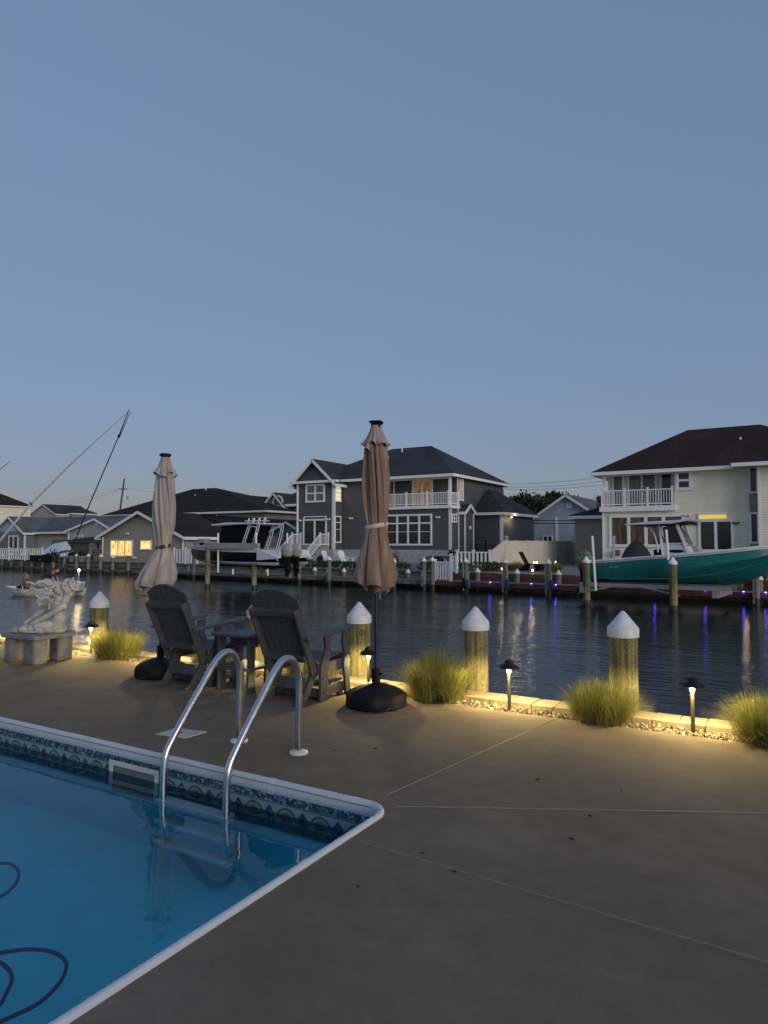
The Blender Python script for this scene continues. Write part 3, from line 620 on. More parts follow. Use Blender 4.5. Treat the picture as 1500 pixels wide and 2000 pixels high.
def chair(lab, loc, rz):
    root = thing('deck_chair', lab, 'chair', loc, rz, 'charcoal deck chairs facing the canal')
    lean = R(23.5)
    T = Matrix.Translation((0,-.165,.385)) @ Matrix.Rotation(lean, 4, 'X')
    b = MB(); b.T = T; slat_back(b); b.build('backrest', 'chair', root, bevel=.004)
    def onb(t, n=0): return T @ Vector((0, n, t))
    for t, wdt, h in ((.535,.275,.062),(.065,.25,.062)):
        p = onb(t,-.042); b = MB(); pts = [Vector((-wdt+2*wdt*i/8, p.y-.030*(abs(i-4)/4)**2+.012, p.z)) for i in range(9)]
        for i in range(8): b.bar(pts[i], pts[i+1], .062, h, up=(0,-math.sin(lean),math.cos(lean)))
        b.build('back_rail', 'chair', root, bevel=.005)
    for s in (-1, 1):
        x = s*.262
        b = MB(); p, q = onb(.56,-.04), onb(-.12,-.02)
        b.bar((x,p.y,p.z),(x*.96,q.y,q.z), .028, .085, up=(0,-1,.3)); b.build('back_stile', 'chair', root, bevel=.005)
        # arm: tapered board, wider at the front
        arm = [(-.33,-.035),(-.2,-.045),(.1,-.062),(.36,-.065),(.42,-.045),(.43,0),(.42,.045),(.36,.06),(.1,.048),(-.2,.035),(-.33,.03)]
        b = MB(); n = len(arm); vs = []
        for dz in (0,.028):
            for y, xx in arm: vs.append((s*.305+xx*s, y, .598+.055*(y+.33)/.75+dz))
        b.add(vs, [tuple(range(n-1,-1,-1)), tuple(range(n,2*n))]+[(i,(i+1)%n,n+(i+1)%n,n+i) for i in range(n)])
        ar = b.build('armrest', 'chair', root, bevel=.006)
        MB().ell((s*.305,-.30,.63),(.007,.007,.004),8,6).build('screw', 'screw', ar)
        # S-curved front leg and middle leg under the arm
        fl = [(.30,.62),(.28,.52),(.325,.40),(.30,.32),(.325,.16),(.345,0),(.42,0),(.415,.14),(.41,.30),(.425,.40),(.39,.47),(.395,.55),(.41,.63)]
        MB().prism([(y,z) for y,z in fl], 'x', s*.285-.014, s*.285+.014).build('leg', 'chair', root, bevel=.005)
        ml = [(-.02,.605),(-.005,.50),(-.045,.42),(-.09,.33),(-.09,.18),(-.095,0),(.02,0),(.03,.18),(.045,.34),(.07,.44),(.06,.52),(.075,.61)]
        MB().prism(ml, 'x', s*.285-.016, s*.285+.016).build('leg', 'chair', root, bevel=.005)
        b = MB()
        for y, z in ((-.02,.27),(-.025,.21),(.36,.26),(.37,.20),(.01,.07),(.36,.09)): b.ell((s*.302,y,z),(.004,.007,.007),8,6)
        b.build('screw', 'screw', root)
        # swept rear foot
        rl = [(-.05,.36),(-.115,.36),(-.14,.25),(-.20,.15),(-.265,.06),(-.345,.028),(-.355,0),(-.235,0),(-.155,.08),(-.09,.19),(-.045,.25)]
        MB().prism(rl, 'x', s*.205-.02, s*.205+.02).build('rear_foot', 'chair', root, bevel=.006)
        MB().box(s*.262-.014,s*.262+.014,-.10,.385,.255,.36).build('seat_rail', 'chair', root, bevel=.004)
        b = MB().box(s*.262-.014,s*.262+.014,-.03,.36,.035,.125); b.box(s*.262-.02,s*.262+.02,.02,.08,.0,.034); b.box(s*.262-.02,s*.262+.02,.25,.31,.0,.034)
        b.build('base_runner', 'chair', root, bevel=.004)
    MB().box(-.185,.185,-.205,-.18,.125,.235).build('stretcher', 'chair', root, bevel=.004)
    MB().box(-.245,.245,-.075,-.05,.04,.12).build('stretcher', 'chair', root, bevel=.004)
    MB().box(-.245,.245,-.02,.36,.135,.158).build('base_board', 'chair', root, bevel=.004)
    b = MB(); pts = [(-.16,.385),(-.08,.375),(0,.372),(.08,.378),(.16,.388),(.24,.402),(.31,.405),(.37,.392),(.41,.355),(.425,.30)]
    for i in range(len(pts)-1):
        p, q = Vector((0,*pts[i])), Vector((0,*pts[i+1])); d = (q-p).normalized()*.004
        b.bar(p+d, q-d, .49, .020, up=(0,0,1))
    b.build('seat', 'chair', root, bevel=.003)
    return root
CH_B, CH_A = (-4.185, 5.40, 0), (-5.585, 5.38, 0)
chair('charcoal slatted deck chair nearer the brown umbrella, seen from behind', CH_B, R(1))
chair('charcoal slatted deck chair nearer the pale umbrella, seen from behind', CH_A, R(0))
def side_table():
    root = thing('side_table', 'small charcoal side table with lower shelf between the two deck chairs', 'table', (-4.93, 5.42, 0))
    def slab(z0, z1, hw, hd):
        r = .07; pl = []
        for cx, cy, a0 in ((hw-r,hd-r,0),(-hw+r,hd-r,90),(-hw+r,-hd+r,180),(hw-r,-hd+r,270)):
            pl += [(cx+r*math.cos(R(a0+18*i)), cy+r*math.sin(R(a0+18*i))) for i in range(6)]
        return MB().prism(pl, 'z', z0, z1)
    slab(.555,.585,.265,.25).build('tabletop', 'chair', root, bevel=.006)
    slab(.225,.25,.24,.225).build('shelf', 'chair', root, bevel=.005)
    for x in (-.2,.2):
        for y in (-.13,.13):
            MB().prism([(y-.055,.555),(y-.045,.3),(y-.06,0),(y+.06,0),(y+.045,.3),(y+.055,.555)], 'x', x-.014, x+.014).build('leg', 'chair', root, bevel=.004)
    MB().box(-.186,.186,-.02,.005,.44,.555).build('apron', 'chair', root, bevel=.003)
side_table()

# ------------------------------------------------------------------ folded umbrellas
def canopy(prof, seed, T, lobes=7, twist=.9, skew=(0,0), hem=.05, n=264, zr=None, asym=1.0, wrinkle=.004):
    """folded cloth: flaps wrapped round the pole, each overlapping the next above the strap, opening into pleats below"""
    rnd = random.Random(seed); ws = [rnd.uniform(.6,1.45) for _ in range(lobes)]; tot = sum(ws); edge = [0]
    for w in ws: edge.append(edge[-1]+w/tot)
    amps = [rnd.uniform(.65,1.3) for _ in range(lobes)]; hems = [rnd.uniform(-1,1) for _ in range(lobes)]; dr = [rnd.uniform(-.035,.035) for _ in range(lobes)]
    zt, zb = zr or (prof[0][1], prof[-1][1]); b = MB(); b.T = T; vs = []; k = len(prof); zk = zb+(zt-zb)*.3
    for i, (r, z, am) in enumerate(prof):
        t = (z-zb)/(zt-zb); low = max(0, (zk-z)/(zk-zb)); a_s = asym*min(1, max(0, (t-.22)/.2)); ph = twist*(t-.4)+.10*math.sin(4*t+seed)
        for j in range(n):
            a = 2*math.pi*j/n; u = ((a+ph)/(2*math.pi)) % 1.0
            q = max(x for x in range(lobes) if edge[x] <= u); fr = (u-edge[q])/(edge[q+1]-edge[q]); fr = min(1, max(0, fr))
            sym = 1-abs(2*fr-1)**2.4
            saw = (fr**.8)*(1 if fr < .94 else max(0, (1-fr)/.06))-1.35*math.exp(-(fr/.085)**2)-.95*math.exp(-((fr-.42-.1*math.sin(q*2.3))/.07)**2)*(.35+.65*(q%2))
            f = saw*a_s+sym*(1-a_s); g = am*amps[q]
            rr = r*(1-g*.55+g*f*.80+dr[q])
            p = Vector((math.cos(a)*2.2, math.sin(a)*2.2, z*3.5+seed*7)); rr += wrinkle*mnoise.noise(p*1.3)+wrinkle*.6*mnoise.noise(p*3.1)
            dz = max(0, 1-t*5.0)*hem*(hems[q]*.9-.8*(1-f))
            vs.append((rr*math.cos(a)+skew[0]*low**1.5, rr*math.sin(a)+skew[1]*low**1.5, z+dz))
    b.add(vs, [(i*n+j, i*n+(j+1)%n, (i+1)*n+(j+1)%n, (i+1)*n+j) for i in range(k-1) for j in range(n)])
    return b
def refine(pr, k=5):
    out = []
    for i in range(len(pr)-1):
        for j in range(k):
            t = j/k; s = t*t*(3-2*t) if False else t
            out.append(tuple(a+(b-a)*s for a, b in zip(pr[i], pr[i+1])))
    return out+[pr[-1]]
def umbrella(lab, loc, prof, fabric, seed, ztop, strap_z, strap_r, tilt=(0,0), skew=(0,0), square=True, strapmat='strap', basef=True, twist=.9, flapmat=None):
    root = thing('patio_umbrella', lab, 'umbrella', loc)
    T = Matrix.Translation((0,0,.22)) @ Matrix.Rotation(tilt[0],4,'X') @ Matrix.Rotation(tilt[1],4,'Y') @ Matrix.Translation((0,0,-.22))
    b = MB(); b.T = T; b.tube([(0,0,.16),(0,0,ztop-.06)], .0185, 14); b.build('pole', 'umbpole', root, smooth=True)
    c = canopy(refine(prof), seed, T, skew=skew, twist=twist); co = c.build('canopy', fabric, root, smooth=75)
    inner = [(r*.62, z-.045, am) for r, z, am in prof[-4:]]
    c2 = canopy(refine(inner), seed+5, T, skew=skew, twist=twist, lobes=5, zr=(prof[0][1],prof[-1][1]-.045)); c2.build('inner_fold', fabric, root, smooth=75)
    va = [(.048,ztop-.045,.0),(.058,ztop-.09,.12),(.085,ztop-.16,.26),(.118,ztop-.215,.40),(.128,ztop-.232,.46)]
    canopy(refine(va,4), seed+1, T, twist=.15, hem=.045, lobes=8, asym=0, n=160).build('top_flap', flapmat or fabric, root, smooth=75)
    b = MB(); b.T = T
    if square: b.T = T @ Matrix.Rotation(R(20),4,'Z'); b.prism([(-.042,-.042),(.042,-.042),(.042,.042),(-.042,.042)],'z',ztop-.085,ztop-.036); b.add([(-.042,-.042,ztop-.036),(.042,-.042,ztop-.036),(.042,.042,ztop-.036),(-.042,.042,ztop-.036),(-.062,-.062,ztop-.010),(.062,-.062,ztop-.010),(.062,.062,ztop-.010),(-.062,.062,ztop-.010),(-.042,-.042,ztop),(.042,-.042,ztop),(.042,.042,ztop),(-.042,.042,ztop)],[(0,1,5,4),(1,2,6,5),(2,3,7,6),(3,0,4,7),(4,5,9,8),(5,6,10,9),(6,7,11,10),(7,4,8,11),(8,9,10,11)])
    else: b.lathe([(.04,ztop-.06),(.05,ztop-.035),(.066,ztop-.028),(.066,ztop-.010),(.045,ztop)], 20)
    b.build('finial', 'black', root, smooth=25)
    b = MB(); b.T = T
    sw = [(strap_r+.004*math.sin(3*j),strap_z+.02*math.sin(2*math.pi*j/40+1)) for j in range(41)]
    vs = []
    for j in range(40):
        a = 2*math.pi*j/40; r, z = sw[j]; r *= 1+.03*math.sin(5*a)
        vs += [(r*math.cos(a),r*math.sin(a),z-.021),(r*math.cos(a),r*math.sin(a),z+.021)]
    b.add(vs, [(2*j,2*((j+1)%40),2*((j+1)%40)+1,2*j+1) for j in range(40)]); s = b.build('tie_strap', strapmat, root, smooth=True)
    so = s.modifiers.new('solid','SOLIDIFY'); so.thickness = .004; so.offset = 1
    b = MB(); b.T = T; x = .05; b.tube([(x,-.02,prof[-1][1]-.0),(x+.006,-.02,prof[-1][1]-.16)], .003, 6); b.build('crank_cord', 'offwhite', root)
    # weight base
    def oct(a, i, r, z): return (r*(1-.03*math.cos(8*a)), 0)
    bs = MB().lathe([(.268,0),(.278,.012),(.276,.095),(.268,.118),(.235,.142),(.15,.178),(.07,.205),(.045,.212),(.0,.213)], 48, (0,0,0), oct, caps=False).build('base', 'black', root, smooth=40)
    MB().lathe([(.040,.19),(.040,.335),(.033,.34),(.02,.342)], 20).build('base_collar', 'black', bs, smooth=True)
    MB().tube([(.034,0,.29),(.075,0,.29)], .01, 8).build('knob', 'black', bs, smooth=True)
    b = MB(); dirn = R(-62)
    pts = [(.255*math.cos(dirn-.5),.255*math.sin(dirn-.5),.03),(.315*math.cos(dirn-.32),.315*math.sin(dirn-.32),.028),(.32*math.cos(dirn+.32),.32*math.sin(dirn+.32),.028),(.255*math.cos(dirn+.5),.255*math.sin(dirn+.5),.03)]
    b.tube(crom(pts,5), .014, 8).build('handle', 'black', bs, smooth=True)
    return root
profB = [(.058,2.535,.15),(.098,2.43,.40),(.118,2.25,.50),(.132,2.05,.50),(.128,1.85,.42),(.112,1.72,.30),(.101,1.66,.22),(.106,1.60,.25),(.128,1.47,.34),(.156,1.36,.42),(.180,1.25,.48),(.194,1.18,.52),(.186,1.14,.55)]
umbrella('folded brown patio umbrella in the middle, tied with a pale strap, square cap', (-3.39,5.50,0), profB, 'umb_brown', 2, 2.645, 1.655, .104, flapmat='umb_flap')
profC = [(.056,2.40,.15),(.090,2.30,.42),(.112,2.12,.52),(.124,1.92,.52),(.118,1.72,.44),(.090,1.55,.32),(.078,1.45,.25),(.094,1.39,.3),(.140,1.29,.42),(.185,1.17,.50),(.205,1.06,.56),(.19,.99,.6)]
umbrella('folded pale beige patio umbrella at left, leaning behind the left chair, flat round cap', (-6.237,5.464,0), profC, 'umb_cream', 9, 2.515, 1.455, .080, tilt=(R(1.2),R(-2.2)*-1), skew=(-.085,-.05), square=False, strapmat='darkcover', twist=1.2)

# ------------------------------------------------------------------ statue on its slab
def statue():
    ped = thing('stone_bench', 'low bench of a grey slab on rounded concrete blocks under the statue', 'bench', (-8.37,5.365,0), R(2))
    b = MB().box(-.36,.33,-.29,.29,.30,.352); b.build('slab', 'slab', ped, bevel=.008)
    for x, y, w, d in ((-.235,-.14,.19,.26),(.175,-.17,.24,.20),(.19,.175,.22,.22),(-.22,.18,.2,.2)):
        r = .05; pl = []
        for cx, cy, a0 in ((w/2-r,d/2-r,0),(-w/2+r,d/2-r,90),(-w/2+r,-d/2+r,180),(w/2-r,-d/2+r,270)):
            pl += [(x+cx+r*math.cos(R(a0+18*i)), y+cy+r*math.sin(R(a0+18*i))) for i in range(6)]
        MB().prism(pl,'z',0,.298).build('block', 'block', ped, bevel=.012)
    root = thing('statue', 'weathered stone statue of an embracing couple with hair streaming to the left', 'statue', (-8.365,5.375,.352), YAW)
    def P(zx, zy, y=0): return ((zx-640)*.00078, y, (1060-zy)*.00078)
    b = MB()
    # wave-like rocky plinth
    for zx, zy, rx, ry, rz_, y in ((300,1020,.10,.10,.05,0),(420,1000,.10,.12,.060,-.02),(560,985,.10,.13,.072,.0),(700,990,.12,.14,.080,-.02),(830,980,.12,.15,.085,0),(930,1000,.09,.13,.07,.02),(640,1035,.27,.14,.030,0),(250,1035,.07,.08,.03,.02),(980,1020,.05,.08,.035,0)):
        b.ell(P(zx,zy,y),(rx,ry,rz_),14,10)
    def limb(pts, rs, n=12): b.tube(crom([P(*p) for p in pts],5), [rs[0]+(rs[1]-rs[0])*i/(5*(len(pts)-1)) if len(rs)==2 else rs[min(len(rs)-1,int(i/5))] for i in range(5*(len(pts)-1)+1)], n)
    # kneeling near figure: hip, belly, chest, neck
    limb([(900,960,-.03),(960,880,-.04),(985,770,-.05),(965,660,-.04),(960,560,-.03),(985,470,-.02)], (.098,.093,.085,.088,.06,.038))
    b.ell(P(1010,800,-.05),(.062,.07,.09),12,9); b.ell(P(985,650,-.05),(.075,.085,.075),12,9)
    b.ell(P(1075,770,-.01),(.02,.05,.055),10,8)
    limb([(880,940,-.07),(760,930,-.10),(620,955,-.10)], (.075,.05))            # folded thigh
    limb([(1050,620,-.10),(950,705,-.13),(800,790,-.13),(650,870,-.12),(575,915,-.11)], (.040,.026))   # near arm
    b.ell(P(1055,630,-.08),(.052,.05,.05),10,8)
    # far figure leaning back
    limb([(930,860,.06),(890,760,.05),(860,640,.05),(880,540,.04),(895,440,.03)], (.06,.062,.072,.05,.036))
    limb([(800,600,.08),(700,660,.10),(560,745,.11),(420,850,.10),(320,930,.07)], (.040,.024))         # far arm reaching down
    for k in range(5): limb([(800+42*k,500+8*k,.02-.02*k),(785+46*k,600,.0-.01*k),(800+42*k,690,-.03)], (.014,.022))   # drapery
    # heads in a kiss
    b.ell(P(935,340,.02),(.078,.075,.092),16,12, Euler((0,R(-18),0))); b.ell(P(1000,400,.015),(.035,.04,.045),10,8)
    b.ell(P(1015,345,.01),(.022,.018,.026),8,6); b.ell(P(985,445,.01),(.03,.035,.02),8,6)
    b.add([P(850,215,-.02),P(900,300,-.06),P(930,235,.0),P(880,290,.02)],[(0,1,2),(0,2,3),(0,3,1),(1,3,2)])
    b.ell(P(1095,330,-.01),(.072,.075,.088),16,12, Euler((0,R(14),0))); b.ell(P(1045,395,-.01),(.03,.036,.04),10,8)
    b.ell(P(1110,430,-.01),(.045,.05,.05),10,8); limb([(1090,430,-.01),(1060,520,-.02),(1010,600,-.03)], (.042,.058))
    b.ell(P(1140,430,-.02),(.025,.03,.03),8,6)
    rnd = random.Random(4)
    for i in range(46):                                                                                  # curls of the right head
        a = rnd.uniform(-40,215); rr = rnd.uniform(.075,.10); y = rnd.uniform(-.075,.06)
        c = P(1100,300,0); sc = math.sqrt(max(.15,1-(y/.085)**2)); b.ell((c[0]+rr*math.cos(R(a))*sc*1.05, y, c[2]+rr*math.sin(R(a))*sc),(.021,.02,.022),8,6)
    # streaming wavy hair of the left head
    for i in range(15):
        s = i/14; y = -.085+.17*((i*7)%15)/14; st = (880-40*s, 250+150*s); en = (380+240*s+rnd.uniform(-30,30), 245+300*s)
        if 3 < i < 8: en = (340+rnd.uniform(-10,60), 330+12*i)
        pts = []
        for k in range(7):
            t = k/6; wv = 24*math.sin(t*12+i*.5); pts.append((st[0]+(en[0]-st[0])*t, st[1]+(en[1]-st[1])*t+wv, y*(1-.25*t)))
        b.tube(crom([P(*p) for p in pts],4), [.021*(1-.70*(k/24)**1.3) for k in range(25)], 8)
    b.ell(P(730,255,.0),(.085,.085,.062),14,10); b.ell(P(640,260,.0),(.075,.08,.05),12,9); b.ell(P(830,300,0),(.07,.08,.055),12,9); b.ell(P(770,340,0),(.07,.07,.045),12,9)
    for i in range(5): limb([(800,470+22*i,-.05+.02*i),(700,500+25*i,-.06+.02*i),(600+8*i,560+10*i,-.05)], (.032,.008))
    sculpt('figure_group', b, 'statue', root, .0058, .0025, .03, 1)
statue()
# ================================================================== FAR SIDE
def wbox(root, name, mat, u0, u1, v0, v1, z0, z1, bevel=0):
    return MB().box(u0,u1,v0,v1,z0,z1).build(name, mat, root, world=True, bevel=bevel)
def win(root, axis, pl, a0, a1, z0, z1, nx=1, ny=(), glass='glass', fw=.09, trim='trim', name='window', fine=()):
    """framed window standing proud of a wall: axis 'v' faces the canal, 'u' faces +u"""
    a0, a1 = min(a0,a1), max(a0,a1); z0, z1 = min(z0,z1), max(z0,z1)
    f = MB()
    def B(p, q, r, s, d0, d1):
        if axis == 'v': f.box(p, q, pl-d1, pl-d0, r, s)
        else: f.box(pl+d0, pl+d1, p, q, r, s)
    B(a0-fw,a1+fw,z1,z1+fw,0,.07); B(a0-fw-.02,a1+fw+.02,z0-fw,z0,0,.085); B(a0-fw,a0,z0,z1,0,.068); B(a1,a1+fw,z0,z1,0,.068)
    for i in range(1, nx):
        c = a0+(a1-a0)*i/nx; B(c-fw*.55,c+fw*.55,z0,z1,.0,.062)
    for t, w in [(t, fw*.4) for t in ny]+[(t, .018) for t in fine]:
        z = z0+(z1-z0)*t
        for i in range(nx):
            c0 = a0+(a1-a0)*i/nx+(fw*.55 if i else 0); c1 = a0+(a1-a0)*(i+1)/nx-(fw*.55 if i < nx-1 else 0); B(c0,c1,z-w,z+w,.024,.055)
    fr = f.build(name, trim, root, world=True)
    f = MB(); B(a0,a1,z0,z1,.004,.022); f.build('pane', glass, fr, world=True)
    return fr
def pwin(root, v, x0, x1, y0, y1, **k):
    """window given by its outline in the photograph on the wall plane y = v"""
    xm = (x0+x1)/2; return win(root, 'v', v, fu(x0,v), fu(x1,v), fz(xm,y1,v), fz(xm,y0,v), **k)
def roof(root, faces, mat, ring=None, name='roof', th=.05, fascia='trim', fh=.2):
    b = MB()
    for f in faces:
        n = len(f); f = [Vector(p) for p in f]; nn = (f[1]-f[0]).cross(f[2]-f[0]).normalized()
        if nn.z < 0: nn = -nn
        b.add([p+nn*th for p in f]+f, [tuple(range(n)), tuple(range(2*n-1,n-1,-1))]+[(i,n+i,n+(i+1)%n,(i+1)%n) for i in range(n)])
    o = b.build(name, mat, root, world=True)
    if ring:
        b = MB()
        for p, q in ring:
            p, q = Vector(p), Vector(q); b.bar(p-Vector((0,0,fh/2-.02)), q-Vector((0,0,fh/2-.02)), .10, fh)
        b.build('fascia', fascia, o, world=True)
    return o
def hip(root, u0, u1, v0, v1, ze, zr, ra, rb, mat, soffit=True, fascia='trim', name='roof', fh=.2):
    A,B_,C_,D = (u0,v0,ze),(u1,v0,ze),(u1,v1,ze),(u0,v1,ze); a, b = (ra[0],ra[1],zr), (rb[0],rb[1],zr)
    if (Vector(a)-Vector(b)).length < .05: fs = [(A,B_,a),(B_,C_,a),(C_,D,a),(D,A,a)]
    elif abs(ra[0]-rb[0]) >= abs(ra[1]-rb[1]): fs = [(A,B_,b,a),(B_,C_,b),(C_,D,a,b),(D,A,a)]
    else: fs = [(A,B_,a),(B_,C_,b,a),(C_,D,b),(D,A,a,b)]
    o = roof(root, fs, mat, [(A,B_),(B_,C_),(C_,D),(D,A)], name, fascia=fascia, fh=fh)
    if soffit: MB().box(u0+.06,u1-.06,v0+.06,v1-.06,ze-fh*.6,ze-fh*.6+.02).build('soffit', fascia, o, world=True)
    return o
def gable_v(root, u0, u1, v0, v1, ze, zr, mat, wallmat, ov=.35, back=True, wall_inset=0, um=None, fascia='trim'):
    """ridge runs along v; gable wall faces the canal"""
    um = (u0+u1)/2 if um is None else um
    a, b = (um,v0-ov,zr), (um,v1,zr); s0 = (zr-ze)/(um-u0); e0 = ze-s0*ov; e1 = ze-(zr-ze)/(u1-um)*ov
    fs = [((u0-ov,v0-ov,e0),a,b,(u0-ov,v1,e0)), ((u1+ov,v0-ov,e1),a,b,(u1+ov,v1,e1))]
    o = roof(root, fs, mat, [((u0-ov,v0-ov,e0),a),((u1+ov,v0-ov,e1),a),((u0-ov,v0-ov,e0),(u0-ov,v1,e0)),((u1+ov,v0-ov,e1),(u1+ov,v1,e1))], fascia=fascia)
    MB().prism([(u0,ze),(u1,ze),(um,zr-.06)],'y',v0,v0+.12).build('gable_wall', wallmat, root, world=True)
    return o
def gable_u(root, u0, u1, v0, v1, ze, zr, mat, wallmat, ov=.3, fascia='trim', wall=True):
    vm = (v0+v1)/2; a, b = (u0-ov,vm,zr), (u1+ov,vm,zr); e = ze-(zr-ze)/((v1-v0)/2)*ov
    fs = [((u0-ov,v0-ov,e),(u1+ov,v0-ov,e),b,a), ((u0-ov,v1+ov,e),(u1+ov,v1+ov,e),b,a)]
    o = roof(root, fs, mat, [((u0-ov,v0-ov,e),(u1+ov,v0-ov,e)),((u1+ov,v0-ov,e),b),((u1+ov,v1+ov,e),b),((u0-ov,v0-ov,e),a),((u0-ov,v1+ov,e),a)], fascia=fascia)
    if wall:
        for x in (u0, u1-.12): MB().prism([(v0,ze),(v1,ze),(vm,zr-.06)],'x',x,x+.12).build('gable_wall', wallmat, root, world=True)
    return o
def railing(root, pts, h=1.0, mat='white', step=.13, post=True, name='railing', pw=.11, world=True, bal=.035, capf=True):
    b = MB()
    for p, q in zip(pts[:-1], pts[1:]):
        p, q = Vector(p), Vector(q); L = (q-p).length; n = max(2, int(L/step)); up = Vector((0,0,1))
        b.bar(p+up*h, q+up*h, .07, .06); b.bar(p+up*.12, q+up*.12, .05, .06)
        for i in range(1, n):
            c = p+(q-p)*(i/n); b.bar(c+up*.15, c+up*(h-.03), bal, bal, up=(0,1,0))
    if post:
        for p in pts:
            p = Vector(p); b.box(p.x-pw/2,p.x+pw/2,p.y-pw/2,p.y+pw/2,p.z,p.z+h+.10)
            if capf: b.box(p.x-pw/2-.02,p.x+pw/2+.02,p.y-pw/2-.02,p.y+pw/2+.02,p.z+h+.10,p.z+h+.14)
    return b.build(name, mat, root, world=world)
def vent(root, p, h=.35, mat='trim'):
    return MB().tube([Vector(p)-Vector((0,0,.1)), Vector(p)+Vector((0,0,h))], .055, 8).build('vent_pipe', mat, root, world=True)
def flood(root, p, mat='white'):
    b = MB(); p = Vector(p); b.box(p.x-.06,p.x+.06,p.y-.06,p.y,p.z-.06,p.z+.06); b.ell(p+Vector((-.11,-.12,.02)),(.08,.09,.07),10,8); b.ell(p+Vector((.11,-.12,.02)),(.08,.09,.07),10,8)
    return b.build('floodlight', mat, root, world=True)

# ---- ground behind the far bulkhead
b = MB(); 
def fbp(u, off): return (u, fbv(u, off))
P0, P1 = fbp(-260,1.5), fbp(160,1.5)
b.quad((*P0,-.02),(*P1,-.02),(900,1500,-.02),(-1500,1500,-.02)); struct(b.build('ground', 'ground', fix=False))
b = MB(); Q0, Q1 = fbp(-70,1.55), fbp(30,1.55)
b.quad((*Q0,-.012),(*Q1,-.012),(30,60,-.012),(-70,60,-.012)); struct(b.build('yard', 'yard', fix=False))

